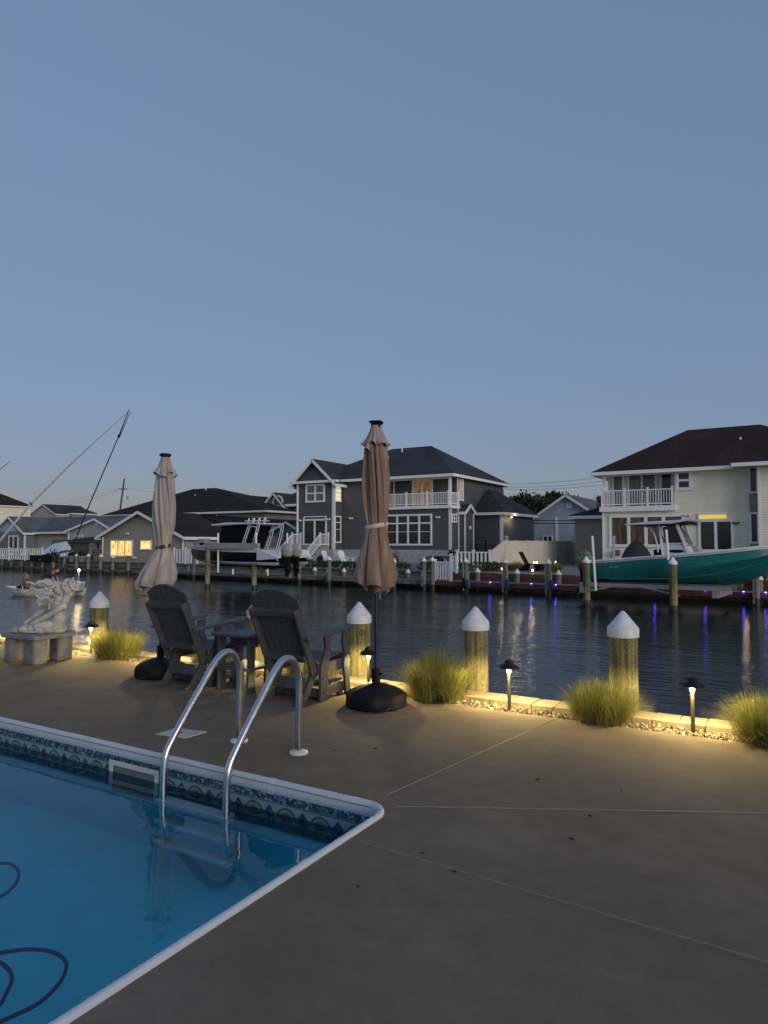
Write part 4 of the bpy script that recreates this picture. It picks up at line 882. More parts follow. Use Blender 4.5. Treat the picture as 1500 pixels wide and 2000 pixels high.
# ---- grey main house
def grey_house():
    vf, vw = 45.0, 43.9
    uL, uR = fu(668,vf), fu(880,vf); uW0, uW1 = fu(580,vw), fu(652,vw)
    vB = uR/V(983,1000,1).x                                        # where the side wall ends in the photograph
    r = thing('grey_house', 'large slate grey two storey house with white trim, balcony and hip roof across the canal', 'house', ((uW0+uR)/2, vf, 0))
    ze = fz(815,930,vf); zf = fz(815,990,vf); zs = fz(815,1074,vf); rec = 1.35
    ub = fu(750,vf)
    wbox(r,'stone_base','stone',uL,uR+.02,vf-.03,vB,-.1,zs)
    wbox(r,'wall','gray_siding',uL,uR,vf,vB,zs,zf-.02)
    wbox(r,'wall','gray_siding',uL,ub,vf,vB-.1,zf-.02,ze)
    wbox(r,'wall','gray_siding',ub,uR-.002,vf+rec,vB,zf-.02,ze)
    # balcony
    MB().box(ub-.1,uR+.15,vf-.25,vf+rec,zf-.16,zf+.06).build('balcony_floor','trim',r,world=True)
    MB().box(ub-.05,uR,vf,vf+.18,ze-.28,ze-.02).build('porch_beam','trim',r,world=True)
    for u in (ub+.06, uR-.08): MB().box(u-.09,u+.09,vf,vf+.18,zf+.06,ze-.28).build('porch_post','trim',r,world=True)
    ru = [ub+.05+(uR-.1-ub-.05)*t for t in (0,.36,.68,1)]
    railing(r,[(u,vf-.12,zf+.06) for u in ru]+[(uR+.05,vf+rec-.1,zf+.06)],.92,name='railing')
    pv = vf+rec
    win(r,'v',pv,fu(762,pv),fu(769,pv),zf+.1,zf+2.1,glass='dimlit',fw=.1,ny=(.5,),name='porch_window')
    win(r,'v',pv,fu(808,pv),fu(843,pv),zf+.1,zf+2.15,nx=2,glass='softlit',fw=.12,name='sliding_door')
    # big ground floor window, floodlights, corner boards
    pwin(r,vf,735,841,1008,1062,nx=5,ny=(.735,),fine=(.43,),fw=.13)
    flood(r,(fu(857,vf),vf,fz(857,1011,vf))); flood(r,(fu(687,vf),vf,fz(687,1013,vf)))
    for u,v0 in ((uR-.05,vf-.03),): MB().box(u-.09,u+.09,v0,v0+.12,zs,zf-.17).build('corner_board','trim',r,world=True)
    MB().box(uR,uR+.03,vf-.03,vf+.12,zs,zf-.17).build('corner_board','trim',r,world=True)
    # side wall: upper window, small square window, downpipes
    def zat(px,py): return U(px,py,uR).z
    def vat(px): return U(px,1000,uR).y
    win(r,'u',uR,vat(897.5),vat(903.5),zat(900,976),zat(900,938),ny=(.5,),glass='blind',name='side_window')
    win(r,'u',uR,vat(882.5),vat(890),zat(886,1018),zat(886,1006),nx=2,ny=(.5,),name='square_window')
    MB().tube([(uR+.08,vat(892),ze-.05),(uR+.08,vat(892),zf-.1),(uR+.08,vat(893.5),zf-.5),(uR+.08,vat(893.5),zs)],.05,8).build('downpipe','trim',r,world=True)
    MB().tube([(uR+.35,vB+.3,ze-.05),(uR+.1,vB-.1,ze-.5),(uR+.1,vB-.1,zs)],.05,8).build('downpipe','trim',r,world=True)
    # main roof
    ov = .45; Pm = V(842,872,(vf+vB)/2); zr = Pm.z
    hip(r,uW0-.3,uR+ov,vf-ov,vB+ov,ze,zr,(uW0+5.2,(vf+vB)/2),(Pm.x,(vf+vB)/2),'slate_roof')
    vent(r,(V(778,876,48).x,48.6,V(778,876,48).z-.12)); vent(r,(V(754,893,47).x,47.3,V(754,893,47).z-.1),.25)
    # projecting gabled wing
    zw = ze; zp = V(612,897,vw-.3).z; wbm = vf+5
    wbox(r,'stone_base','stone',uW0,uW1,vw-.03,wbm,-.1,zs); wbox(r,'wall','gray_siding',uW0,uW1,vw,wbm,zs,zw)
    gable_v(r,uW0,uW1,vw,wbm,zw,zp,'slate_roof','gray_siding',ov=.45)
    MB().box(uW0-.4,uW1+.5,vw-.45,vw-.02,zw-.24,zw-.06).build('return_eave','trim',r,world=True)
    for u in (uW0+.06,uW1-.06): MB().box(u-.1,u+.1,vw-.035,vw+.1,zs,zw-.24).build('corner_board','trim',r,world=True)
    MB().box(uW1,uW1+.03,vw-.035,vw+.16,zs,zw-.24).build('corner_board','trim',r,world=True)
    pwin(r,vw,600,632,949,978,nx=2,ny=(.5,),glass='glass_curtain',fw=.13)
    def zv(px,py): return U(px,py,uW1).z
    def vv(px): return U(px,1000,uW1).y
    win(r,'u',uW1,vv(654.5),vv(664),zv(660,978),zv(660,947),ny=(.5,),fine=(.25,.75),glass='sunset_blind',name='side_window')  # upper pane glows in place of the sunset sky it mirrors
    win(r,'u',uW1,vv(654.5),vv(664),zv(660,1058),zv(660,1010),ny=(.78,),fine=(.5,),glass='dimlit',name='side_window')
    d0 = pwin(r,vw,595,636,1017,1062,nx=2,glass='glass',fw=.13,name='patio_door'); pwin(r,vw,595,636,1010,1014.5,glass='dimlit',fw=.07,name='transom')
    flood(r,(fu(587,vw),vw,fz(587,1017,vw))); flood(r,(fu(643,vw),vw,fz(643,1015,vw)))
    MB().tube([(uW0+.12,vw-.1,zw-.1),(uW0+.12,vw-.1,zs)],.05,8).build('downpipe','trim',r,world=True)
    # steps down to the yard with white rails
    zl = fz(615,1066,vw); ua, uc = fu(592,vw)-.2, fu(640,vw)+.2
    b = MB(); b.box(ua,uc,vw-1.2,vw-.04,-.02,zl)
    n = 5
    for i in range(n): b.box(ua,uc,vw-1.2-.3*(i+1),vw-1.2-.3*i,-.02,zl*(1-(i+1)/(n+1)))
    b.build('steps','concrete',r,world=True)
    for u in (ua+.05,uc-.05): railing(r,[(u,vw-.1,zl),(u,vw-1.2,zl),(u,vw-1.2-.3*n,.12)],.9,step=.16,name='step_railing',pw=.08)
    # gabled bump on the side wall
    va = U(894,1000,uR).y
    ubp = V(907,1000,va).x; vb2 = U(925,1000,ubp).y; zb = V(907,998,va).z; zpk = U(916,985,ubp).z
    wbox(r,'bay','gray_siding',uR-.02,ubp,va,vb2,-.1,zb)
    gable_u(r,uR-.3,ubp,va,vb2,zb,zpk,'slate_roof','gray_siding',ov=.12)
    for v in (va+.06,vb2-.06): MB().box(ubp,ubp+.03,v-.08,v+.08,.2,zb-.12).build('corner_board','trim',r,world=True)
    MB().box(ubp+.03,ubp+.14,(va+vb2)/2-.1,(va+vb2)/2+.1,V(917,1033,va).z,V(917,1027,va).z).build('wall_box','trim',r,world=True)
    # low hipped annexe
    vg = U(925,1000,uR).y; ug = V(979,1000,vg).x; vg2 = U(1041,1000,ug).y; zg = V(979,1001,vg).z
    wbox(r,'annexe_wall','gray_siding',uR-.03,ug,vg,vg2,-.1,zg)
    Pk = V(954,957,vg+2.6); hip(r,uR-2.0,ug+.35,vg-.35,vg2+.35,zg,Pk.z,(uR+.15,vg+2.6),(uR+.15,vg2-2.8),'slate_roof',name='annexe_roof')
    MB().box(ug-.12,ug+.03,vg-.03,vg+.1,-.1,zg-.1).build('corner_board','trim',r,world=True)
    win(r,'u',ug,U(986,1000,ug).y,U(990,1000,ug).y,U(988,1055,ug).z,U(988,1049,ug).z,glass='blind',name='annexe_window')
    p = Vector((ug,vg+1.6,zg-.32)); b = MB(); b.box(p.x,p.x+.1,p.y-.1,p.y+.1,p.z,p.z+.2); b.ell(p+Vector((.17,0,.06)),(.10,.12,.08),10,8); fl = b.build('floodlight','white',r,world=True)
    MB().ell(p+Vector((.20,0,.0)),(.07,.08,.05),10,8).build('flood_lens','floodlens',fl,world=True)
    point_light('lamp_bulb', p+Vector((.55,.2,-.12))-r.location, 28, (1,.74,.42), r, .06)
    MB().tube([(ug+.1,vg+.3,zg-.1),(ug+.06,vg+.12,zg-.5),(ug+.06,vg+.12,.1)],.05,8).build('downpipe','trim',r,world=True)
    # outdoor units by the annexe wall
    for k,(x0,x1) in enumerate(((928,946),(948,970))):
        q0, q1 = V(x0,1000,vg-.9).x, V(x1,1000,vg-.9).x; zt = V(x0,1054,vg-.9).z
        a = thing('ac_unit', ('grey outdoor air unit nearest the grey house wall','grey outdoor air unit beside the tall cream fence')[k], 'air unit', ((q0+q1)/2,vg-.6,0), 0, 'air units by the annexe')
        b = MB().box(q0+.03,q1-.03,vg-.9,vg-.2,-.02,zt-.06); b.build('cabinet','acunit',a,world=True,bevel=.03)
        MB().box(q0,q1,vg-.93,vg-.17,zt-.055,zt).build('lid','acunit',a,world=True,bevel=.02)
        b = MB()
        for j in range(9): b.box(q0+.08,q1-.08,vg-.93,vg-.905,.25+j*(zt-.45)/9,.30+j*(zt-.45)/9)
        b.build('louvre','blackmetal',a,world=True)
grey_house()

# ---- cream house at the right
def cream_house():
    vf = 43.0; uL, uR = fu(1177,vf), fu(1610,vf); vB = vf+12
    r = thing('cream_house', 'cream two storey house with dark brown hip roof and white balcony at right', 'house', (uL+5, vf, 0))
    ze = fz(1177,924,vf); zf = fz(1247,990,vf); ub = fu(1317,vf); rec = 1.5
    wbox(r,'wall','cream_siding',uL,uR,vf,vB,-.1,zf-.02); wbox(r,'wall','cream_siding',ub,uR,vf,vB-.1,zf-.02,ze)
    wbox(r,'wall','cream_siding',uL+.002,ub,vf+rec,vB,zf-.02,ze)
    MB().box(uL-.12,ub+.12,vf-.28,vf+rec,zf-.26,zf+.05).build('balcony_floor','trim',r,world=True)
    MB().box(uL,ub,vf,vf+.2,ze-.22,ze-.02).build('porch_beam','trim',r,world=True)
    MB().box(uL,uL+.2,vf,vf+.2,zf+.05,ze-.22).build('porch_post','trim',r,world=True)
    railing(r,[(uL-.0,vf+rec-.1,zf+.05)]+[(uL+.02+(ub-.1-uL)*t,vf-.14,zf+.05) for t in (0,.33,.66,1)],.95,step=.14)
    pv = vf+rec
    for x0,x1,nx,g in ((1200,1216,1,'glass_curtain'),(1230,1280,2,'glass_curtain'),(1294,1312,1,'glass')): win(r,'v',pv,fu(x0,pv),fu(x1,pv),zf+.1,zf+2.1,nx=nx,glass=g,fw=.12,name='balcony_door')
    pwin(r,vf,1195,1331,1010,1063,nx=4,glass='dimlit',fw=.17)
    pwin(r,vf,1327,1347,924,952,ny=(.5,),glass='glass',fw=.16)
    pwin(r,vf,1368,1427,1019,1073,nx=2,glass='glass',fw=.14,name='sliding_door'); pwin(r,vf,1366,1419,1005,1013,glass='lityellow',fw=.08,name='transom')
    flood(r,(fu(1343,vf),vf,fz(1343,1007,vf))); flood(r,(fu(1357,vf),vf,fz(1357,1024,vf)),'acunit'); flood(r,(fu(1437,vf),vf,fz(1437,1022,vf)),'acunit')
    # recessed grey strip with narrow windows, then the nearer wing
    s0,s1 = fu(1464,vf),fu(1483,vf); MB().box(s0,s1,vf-.04,vf,.1,ze-.25).build('grey_panel','concrete',r,world=True)
    pwin(r,vf-.04,1467,1478,915,960,glass='glass',fw=.10,name='narrow_window'); pwin(r,vf-.04,1467,1478,1004,1058,glass='glass',fw=.10,name='narrow_window')
    wbox(r,'wing_wall','cream_siding',s1,uR,vf-.9,vf,-.1,ze-.02)
    MB().box(s1-.02,s1+.1,vf-.93,vf-.9,0,ze-.2).build('corner_board','trim',r,world=True)
    ov = .5; vm = (vf+vB)/2; A = V(1343,840,vm); B_ = V(1484,832,vm)
    hip(r,uL-ov,B_.x+6.2,vf-ov,vB+ov,ze,(A.z+B_.z)/2,(A.x,vm),(B_.x,vm),'brown_roof')
    hip(r,s1-1.2,uR+ov,vf-1.5,vf+4,ze+.02,V(1600,880,vf+1).z,(s1+3.2,vf+2.4),(uR-2,vf+2.4),'brown_roof',name='wing_roof',soffit=False)
    vent(r,(V(1446,862,vf+3.5).x,vf+3.5,V(1446,862,vf+3.5).z-.1))
    MB().box(uL-.03,uL+.1,vf-.03,vf+.1,0,zf-.27).build('corner_board','trim',r,world=True)
    # low annexe on the left
    va = vf+3.2; a0,a1 = V(1122,1000,va).x, uL+.02; za = V(1150,1008,va).z
    wbox(r,'annexe_wall','tan_wall',a0,a1,va,vB+1,-.1,za)
    hip(r,a0-.3,a1+3,va-.35,vB+1.4,za,V(1176,975,va+3).z,(a1+.6,va+3.4),(a1+.6,vB-2),'brown_roof',name='annexe_roof')
    vent(r,(V(1163,990,va+2).x,va+2.0,V(1163,992,va+2).z-.05),.5)
    # meter box and hose reel by the corner
    MB().box(fu(1199,vf),fu(1211,vf),vf-.35,vf,fz(1205,1085,vf),fz(1205,1074,vf)).build('meter_box','acunit',r,world=True,bevel=.05)
cream_house()

# ---- pale blue house between the two
def blue_house():
    v = 62; u0,u1 = fu(1042,v), fu(1158,v)
    r = thing('pale_blue_house', 'pale blue sided house with light grey gabled roof behind the cream fence', 'house', ((u0+u1)/2,v,0))
    um = fu(1107,v); ze = fz(1140,1000,v); ze0 = fz(1045,1012,v); zp = fz(1107,966,v)
    b = MB().prism([(u0,-.1),(u1,-.1),(u1,ze),(um,zp-.1),(u0,ze0)],'y',v,v+9); b.build('wall','blue_siding',r,world=True)
    roof(r,[((u0-.4,v-.4,ze0-.25),(um,v-.4,zp),(um,v+9,zp),(u0-.4,v+9,ze0-.25)),((u1+.4,v-.4,ze-.25),(um,v-.4,zp),(um,v+9,zp),(u1+.4,v+9,ze-.25))],'gray_roof',
         [((u0-.4,v-.4,ze0-.25),(um,v-.4,zp)),((u1+.4,v-.4,ze-.25),(um,v-.4,zp))])
    c = fu(1087,v); MB().box(c-.12,c+.12,v-.05,v,0,fz(1087,1010,v)).build('corner_board','trim',r,world=True)
    pwin(r,v,1062,1077,1048,1062,nx=2); pwin(r,v,1124,1136,1048,1062,nx=1); pwin(r,v,1109,1115,984,990,glass='blind',name='louvre')
    hip(r,um+.3,um+14,v+2,v+14,fz(1150,1001,v),fz(1120,966,v+4),(um+3,v+8),(um+11,v+8),'slate_roof',name='rear_roof')
blue_house()

# ---- low beige house with lit windows and the big hip roofed house behind it
def beige_house():
    v = 36.0; u0,u1 = fu(203,v), fu(361,v); um = fu(278,v)
    r = thing('beige_house', 'low beige gabled house with glowing windows beside the canal at left', 'house', (um,v,0))
    ze = fz(203,1047,v)+.05; zp = fz(278,999,v); vB = um/(V(382,1000,1).x)
    wbox(r,'wall','beige_siding',u0,u1,v,vB+3,-.1,ze)
    gable_v(r,u0,u1,v,vB,ze,zp,'dark_roof','beige_siding',ov=.45,um=um)
    roof(r,[((u0-.4,vB-.02,ze-.1),(um,vB-.02,zp),(um,vB+.02,zp),(u1+.4,vB+3.5,ze-.1),(u0-.4,vB+3.5,ze-.1))],'dark_roof',name='rear_roof')
    pwin(r,v,219,259,1057,1085,nx=3,glass='lit',fw=.09); pwin(r,v,277,296,1057,1072,nx=1,glass='lit',fw=.08)
    flood(r,(fu(252,v),v,fz(252,1043,v))); flood(r,(fu(267,v),v,fz(267,1090,v)))
    for u in (u0+.05,u1-.05): MB().tube([(u,v-.1,ze-.1),(u,v-.1,.1)],.05,8).build('downpipe','trim',r,world=True)
    # eave wing running on to the right
    w0,w1 = u1, V(414,1000,v+4).x; wbox(r,'wing_wall','tan_wall',w0,w1,v+4,v+12,-.1,ze)  # shade on this wing wall is put into its tan siding colour
    MB().box(w0,w1+.3,v+3.6,v+3.75,ze-.18,ze+.02).build('fascia','trim',r,world=True)
    win(r,'v',v+4,V(393,1000,v+4).x,V(401,1000,v+4).x,V(397,1064,v+4).z,V(397,1056,v+4).z,glass='glass',fw=.1)
beige_house()
def hip_house():
    v = 58.0; u0,u1 = fu(209,v), fu(523,v)
    r = thing('hip_roofed_house', 'two storey tan house with wide dark hip roof and white porch columns at left', 'house', ((u0+u1)/2,v,0))
    ze = fz(400,1001,v); vB = v+12; zlow = fz(470,1020,v)
    um0 = fu(262,v); wbox(r,'wall','tan_wall',um0,u1-.4,v,vB,-.1,ze)
    A = V(376,956,v+6); B_ = V(421,955,v+6)
    hip(r,u0-.5,u1+.3,v-.5,vB+.5,ze,A.z,(A.x,v+6),(B_.x,v+6),'dark_roof')
    for px in (216,243,262): MB().box(fu(px,v)-.16,fu(px,v)+.16,v,v+.32,-.1,ze-.1).build('porch_column','trim',r,world=True)
    wbox(r,'porch_deck','trim',u0,um0,v-.1,vB-2,fz(230,1043,v),fz(230,1038,v)); wbox(r,'porch_back','tan_wall',u0+.3,um0,vB-3,vB-2.8,-.1,ze-.1)
    for px,py in ((381,967),(402,953),(396,975)): p = V(px,py,v+4); vent(r,(p.x,v+4,p.z-.2),.3)
    MB().tube([(fu(423,v),v-.12,ze-.1),(fu(425,v),v-.12,ze-.4),(fu(425,v),v-.12,zlow)],.06,8).build('downpipe','trim',r,world=True)
    # lower roof in front
    vl = v-6; c0,c1 = V(340,1000,vl).x, V(520,1000,vl).x; zl = V(450,1046,vl).z
    wbox(r,'lower_wall','tan_wall',c0+.4,c1-.4,vl,v-.02,-.1,zl)
    roof(r,[((c0-.3,vl-.5,zl),(c1,vl-.5,zl),(c1-.6,v-.03,fz(500,1019,v)),(V(372,1000,v).x,v-.03,fz(372,1005,v)),(V(345,1000,v).x,v-.03,fz(345,1005,v)))],'dark_roof',[((c0-.3,vl-.5,zl),(c1,vl-.5,zl))],name='lower_roof')
hip_house()
def gable_back():
    v = 84; u0,u1 = fu(474,v), fu(499,v)
    r = thing('tan_gable_house', 'small tan gable end with white trim showing over the big dark roof', 'house', ((u0+u1)/2,v,0))
    ze = fz(486,984,v); zp = fz(483,968,v); wbox(r,'wall','tan_wall',u0,u1,v,v+10,-.1,ze); gable_v(r,u0,u1,v,v+10,ze,zp,'dark_roof','tan_wall')
gable_back()
def round_window_house():
    v = 64; u0,u1 = fu(522,v), fu(600,v)
    r = thing('round_window_house', 'dark grey gabled house with a round window left of the grey house', 'house', ((u0+u1)/2,v,0))
    ze = fz(540,988,v); wbox(r,'wall','midgray_siding',u0,u1,v,v+11,-.1,ze)
    g0,g1 = fu(523,v), fu(562,v); zp = fz(541,963,v); gable_v(r,g0,g1,v-.6,v+6,ze,zp,'slate_roof','midgray_siding'); wbox(r,'wall','midgray_siding',g0,g1,v-.6,v,-.1,ze)
    hip(r,u0-.5,u1+4,v-.5,v+11.5,ze+.1,fz(580,948,v+5),(fu(568,v),v+5.5),(u1+2,v+5.5),'slate_roof')
    c = V(543,980,v-.6); f = MB(); f.T = Matrix.Translation((c.x,v-.62,c.z)) @ Matrix.Rotation(R(90),4,'X')
    f.lathe([(.62,-.02),(.78,-.02),(.78,.06),(.62,.06)],28,caps=False); fr = f.build('round_window','trim',r,world=True)
    f = MB(); f.T = Matrix.Translation((c.x,v-.625,c.z)) @ Matrix.Rotation(R(90),4,'X'); f.lathe([(.63,-.005),(.63,.01)],28); f.build('pane','glass_curtain',fr,world=True)
    pwin(r,v-.6,538,549,996,1016,glass='glass_curtain',fw=.14,name='door'); pwin(r,v,562,577,998,1014,nx=2,fw=.14); pwin(r,v-.6,525,531,999,1014,glass='glass',fw=.1)
    MB().box(g0,u1,v-.75,v-.6,fz(560,990,v),fz(560,987,v)).build('belt_trim','trim',r,world=True)
    p = V(570,972,v+2); vent(r,(p.x,v+2,p.z-.1),.3)
round_window_house()
def grey_garage():
    v = 52; u0,u1 = fu(508,v), fu(612,v)
    r = thing('grey_garage', 'low grey sided gable garage with dark roof behind the navy boat', 'garage', ((u0+u1)/2,v,0))
    ze = fz(508,1050,v); zp = fz(562,1019,v); wbox(r,'wall','midgray_siding',u0,u1,v,v+8,-.1,ze); gable_v(r,u0,u1,v,v+8,ze,zp,'dark_roof','midgray_siding',ov=.3,um=fu(562,v))
grey_garage()
def far_left_houses():
    v = 66; u0,u1 = fu(-260,v), fu(-48,v)
    r = thing('cream_brown_roof_house', 'cream house with brown roof cut by the left edge of the picture', 'house', (u1-6,v,0))
    ze = U(20,988,u1).z; wbox(r,'wall','cream_siding',u0,u1,v,v+10,-.1,ze); hip(r,u0-.5,u1+.4,v-.5,v+10.5,ze,ze+3.1,(u0+5,v+5),(u1-5,v+5),'brown_roof')
    v = 90; u0,u1 = fu(60,v), fu(110,v)
    r = thing('dark_gable_house', 'dim house with dark gabled roof peeking over the long grey roof at left', 'house', ((u0+u1)/2,v,0))
    ze = fz(80,1004,v); zp = fz(82,985,v); wbox(r,'wall','ltgray_siding',u0,u1,v,v+10,-.1,ze); gable_v(r,u0,u1,v,v+9,ze,zp,'slate_roof','ltgray_siding')
    w1 = fu(141,v+3); wbox(r,'wing_wall','tan_wall',u1-2,w1,v+3,v+9,-.1,fz(130,1003,v+3)); hip(r,u1-4,w1+.4,v+2.6,v+9.4,fz(130,1003,v+3),fz(120,989,v+6),(u1-2,v+6),(w1-3,v+6),'slate_roof',name='wing_roof')
    # long ranch house
    v = 47; u0,u1 = fu(-8,v), fu(226,v)
    r = thing('ranch_house', 'long white and grey single storey house with light grey roof at far left', 'house', ((u0+u1)/2,v,0))
    uA,uB = fu(49,v), fu(135,v); ze = fz(90,1037,v); zp = fz(22,1009,v)
    wbox(r,'wall','ltgray_siding',u0-2,uB,v+1.6,v+10,-.1,ze)
    wbox(r,'left_wing','midgray_siding',u0,uA,v,v+9,-.1,ze); gable_v(r,u0,uA,v,v+6,ze,zp,'gray_roof','blue_siding',um=fu(21,v))  # shade on the left wing is put into its grey and blue siding
    wbox(r,'right_wing','ltgray_siding',uB,u1,v,v+10,-.1,ze); gable_v(r,uB,u1,v,v+6,ze,fz(190,1013,v),'gray_roof','ltgray_siding',um=fu(190,v))
    gable_u(r,u0-2,u1+.5,v+1.2,v+11,ze,fz(110,1011,v+6),'gray_roof','ltgray_siding',wall=False)
    pwin(r,v,20,36,1048,1074,nx=2,fw=.14,name='sliding_door'); MB().box(uA-.1,uA+.1,v-.04,v+.1,0,ze-.1).build('corner_board','trim',r,world=True); MB().box(uB-.1,uB+.12,v-.04,v+.1,0,ze-.1).build('corner_board','trim',r,world=True)
    pwin(r,v,189,191,1020,1025,glass='blind',name='louvre',fw=.06); pwin(r,v,150,162,1045,1048,glass='blind',name='awning',fw=.05)
    MB().box(fu(80,v),uB-.15,v+1.4,v+1.6,.2,fz(110,1054,v)).build('lattice_screen','timber',r,world=True)
    # shed
    v = 39; u0,u1 = fu(134,v), fu(201,v)
    r = thing('garden_shed', 'small brown shed with low hipped roof left of the lit beige house', 'shed', ((u0+u1)/2,v,0))
    ze = fz(165,1057,v); um = fu(176,v); wbox(r,'wall','shed_wall',u0,um,v,v+4,-.1,ze); wbox(r,'wall','beige_siding',um,u1,v-.02,v+4,-.1,ze)
    hip(r,u0-.3,u1+.2,v-.35,v+4.3,ze,fz(160,1048,v+2),(fu(155,v),v+2),(fu(168,v),v+2),'dark_roof',fascia='shed_wall',fh=.1)
    pwin(r,v-.02,191,197,1062,1071,glass='dark_hole',fw=.05,trim='beige_siding'); MB().ell((fu(184,v),v-.1,fz(184,1062,v)),(.08,.08,.12),10,8).build('wall_lamp','white',r,world=True)
far_left_houses()

# ---- trees behind the annexe
def tree(u, v, z0, H, wr, seed, lab, n=1500, thin=False):
    rnd = random.Random(seed); r = thing('tree', lab, 'tree', (u,v,-.02), 0, 'dark trees beyond the fence')
    b = MB(); top = H*.8
    trunk = [(0,0,0),(rnd.uniform(-.2,.2),0,top*.4),(rnd.uniform(-.4,.4),0,top*.75),(rnd.uniform(-.5,.5),.1,top)]
    b.tube(crom(trunk,4),[.26*(1-.75*i/12) for i in range(13)],8)
    tips = []
    for i in range(11):
        a = rnd.random()*6.283; h = rnd.uniform(.42,.9)*H; rr = wr*rnd.uniform(.35,.95)*(1.0-.35*max(0,(h/H-.6)))
        p0 = Vector((trunk[2][0]*h/H,0,h*.72)); p1 = Vector((rr*math.cos(a),rr*math.sin(a)*.8,h)); tips.append(p1)
        b.tube([p0,(p0+p1)/2+Vector((0,0,.2)),p1],[.09,.06,.025],6)
    b.build('trunk','bark',r,smooth=True)
    c = MB()
    cl = tips+[Vector((rnd.uniform(-.5,.5)*wr,rnd.uniform(-.4,.4)*wr,H*rnd.uniform(.6,1.0))) for _ in range(9)]
    for k in range(n):
        q = rnd.choice(cl); s = wr*(.20 if thin else .30)
        p = q+Vector((rnd.gauss(0,s),rnd.gauss(0,s),rnd.gauss(0,s*.55))); z = rnd.uniform(.10,.22)
        m = Euler((rnd.random()*6,rnd.random()*6,rnd.random()*6)).to_matrix()
        c.add([p+m @ Vector(w)*z for w in ((-1,-.5,0),(1,-.5,0),(1.1,.5,.2),(-1,.6,-.1))],[(0,1,2,3)])
    c.build('crown','leaf',r,fix=False)
for px,v,ytop,wr,sd,lab,th in ((1003,78,969,1.9,1,'low dark tree just right of the grey house roof',0),(1022,80,968,2.2,2,'dark tree second from the grey house roof',0),(1041,79,972,2.2,3,'rounded dark tree in the middle of the tree line',0),
                             (1061,80,974,2.2,4,'dark tree left of the tall one',0),(1087,82,948,2.0,5,'tallest dark tree with a flat tufted top',1),(1104,84,966,1.8,6,'dark tree behind the pale blue gable',0),(1172,86,973,1.6,7,'dark tree tip by the brown roof of the cream house',0)):
    p = V(px,ytop,v); tree(p.x, v, 0, p.z-.2, wr, sd, lab, thin=bool(th))

# ---- power pole and wires
def power():
    v = 95; p = V(243,935,v); r = thing('utility_pole', 'leaning wooden utility pole with one crossarm above the left roofs', 'utility pole', (V(238,1000,v).x,v,-.02))
    q = V(236,985,v); d = (p-q)/(p.z-q.z); base = Vector((q.x-d.x*q.z,v,-.02))
    MB().tube([base,p],[.2,.15],10).build('pole','bark',r,world=True)
    c = V(242,955,v); MB().bar((c.x-1.35,v-.2,c.z+.05),(c.x+1.35,v-.2,c.z-.08),.14,.16).build('crossarm','bark',r,world=True)
    for du in (-1.1,-.5,.9): MB().lathe([(.05,0),(.07,.08),(.04,.16)],8,(c.x+du,v-.2,c.z+.08)).build('insulator','alu',r,world=True)
    MB().lathe([(.2,0),(.22,.1),(.22,.6),(.12,.68)],12,(V(249,970,v).x,v,V(249,975,v).z)).build('transformer','alu',r,world=True)
    def wire(a, b, sag, lab, rr=.02):
        pts = [Vector(a).lerp(Vector(b),t/12)-Vector((0,0,sag*4*(t/12)*(1-t/12))) for t in range(13)]
        tag(MB().tube(pts,rr,5,False).build('power_line','wire'),lab,'wire','overhead wires')
    e = V(-120,1010,v+60)
    for k,(y,lab) in enumerate(((953,'upper overhead wire running left from the utility pole'),(957,'lower overhead wire running left from the utility pole'))):
        wire(V(232,y+1,v-.2), V(60,992+9*k,150), .6, lab, .022)
    wire(V(252,y-3,v), V(470,975,130), .5, 'overhead wire running right from the utility pole', .022)
    v = 100
    for y0,y1,lab in ((945,924,'highest overhead wire above the trees at right'),(951,934,'middle overhead wire above the trees at right'),(955,942,'lowest overhead wire above the trees at right')):
        a,b_ = V(985,y0,v), V(1250,y1-6,v-12); wire(a,b_,.5,lab,.022)
    vv = 60
    for y,lab in ((1016,'upper black service cable crossing the pale blue house'),(1021.5,'lower black service cable crossing the pale blue house')):
        wire(V(1036,y,vv),V(1131,y+.5,vv-4),.03,lab,.035)
power()
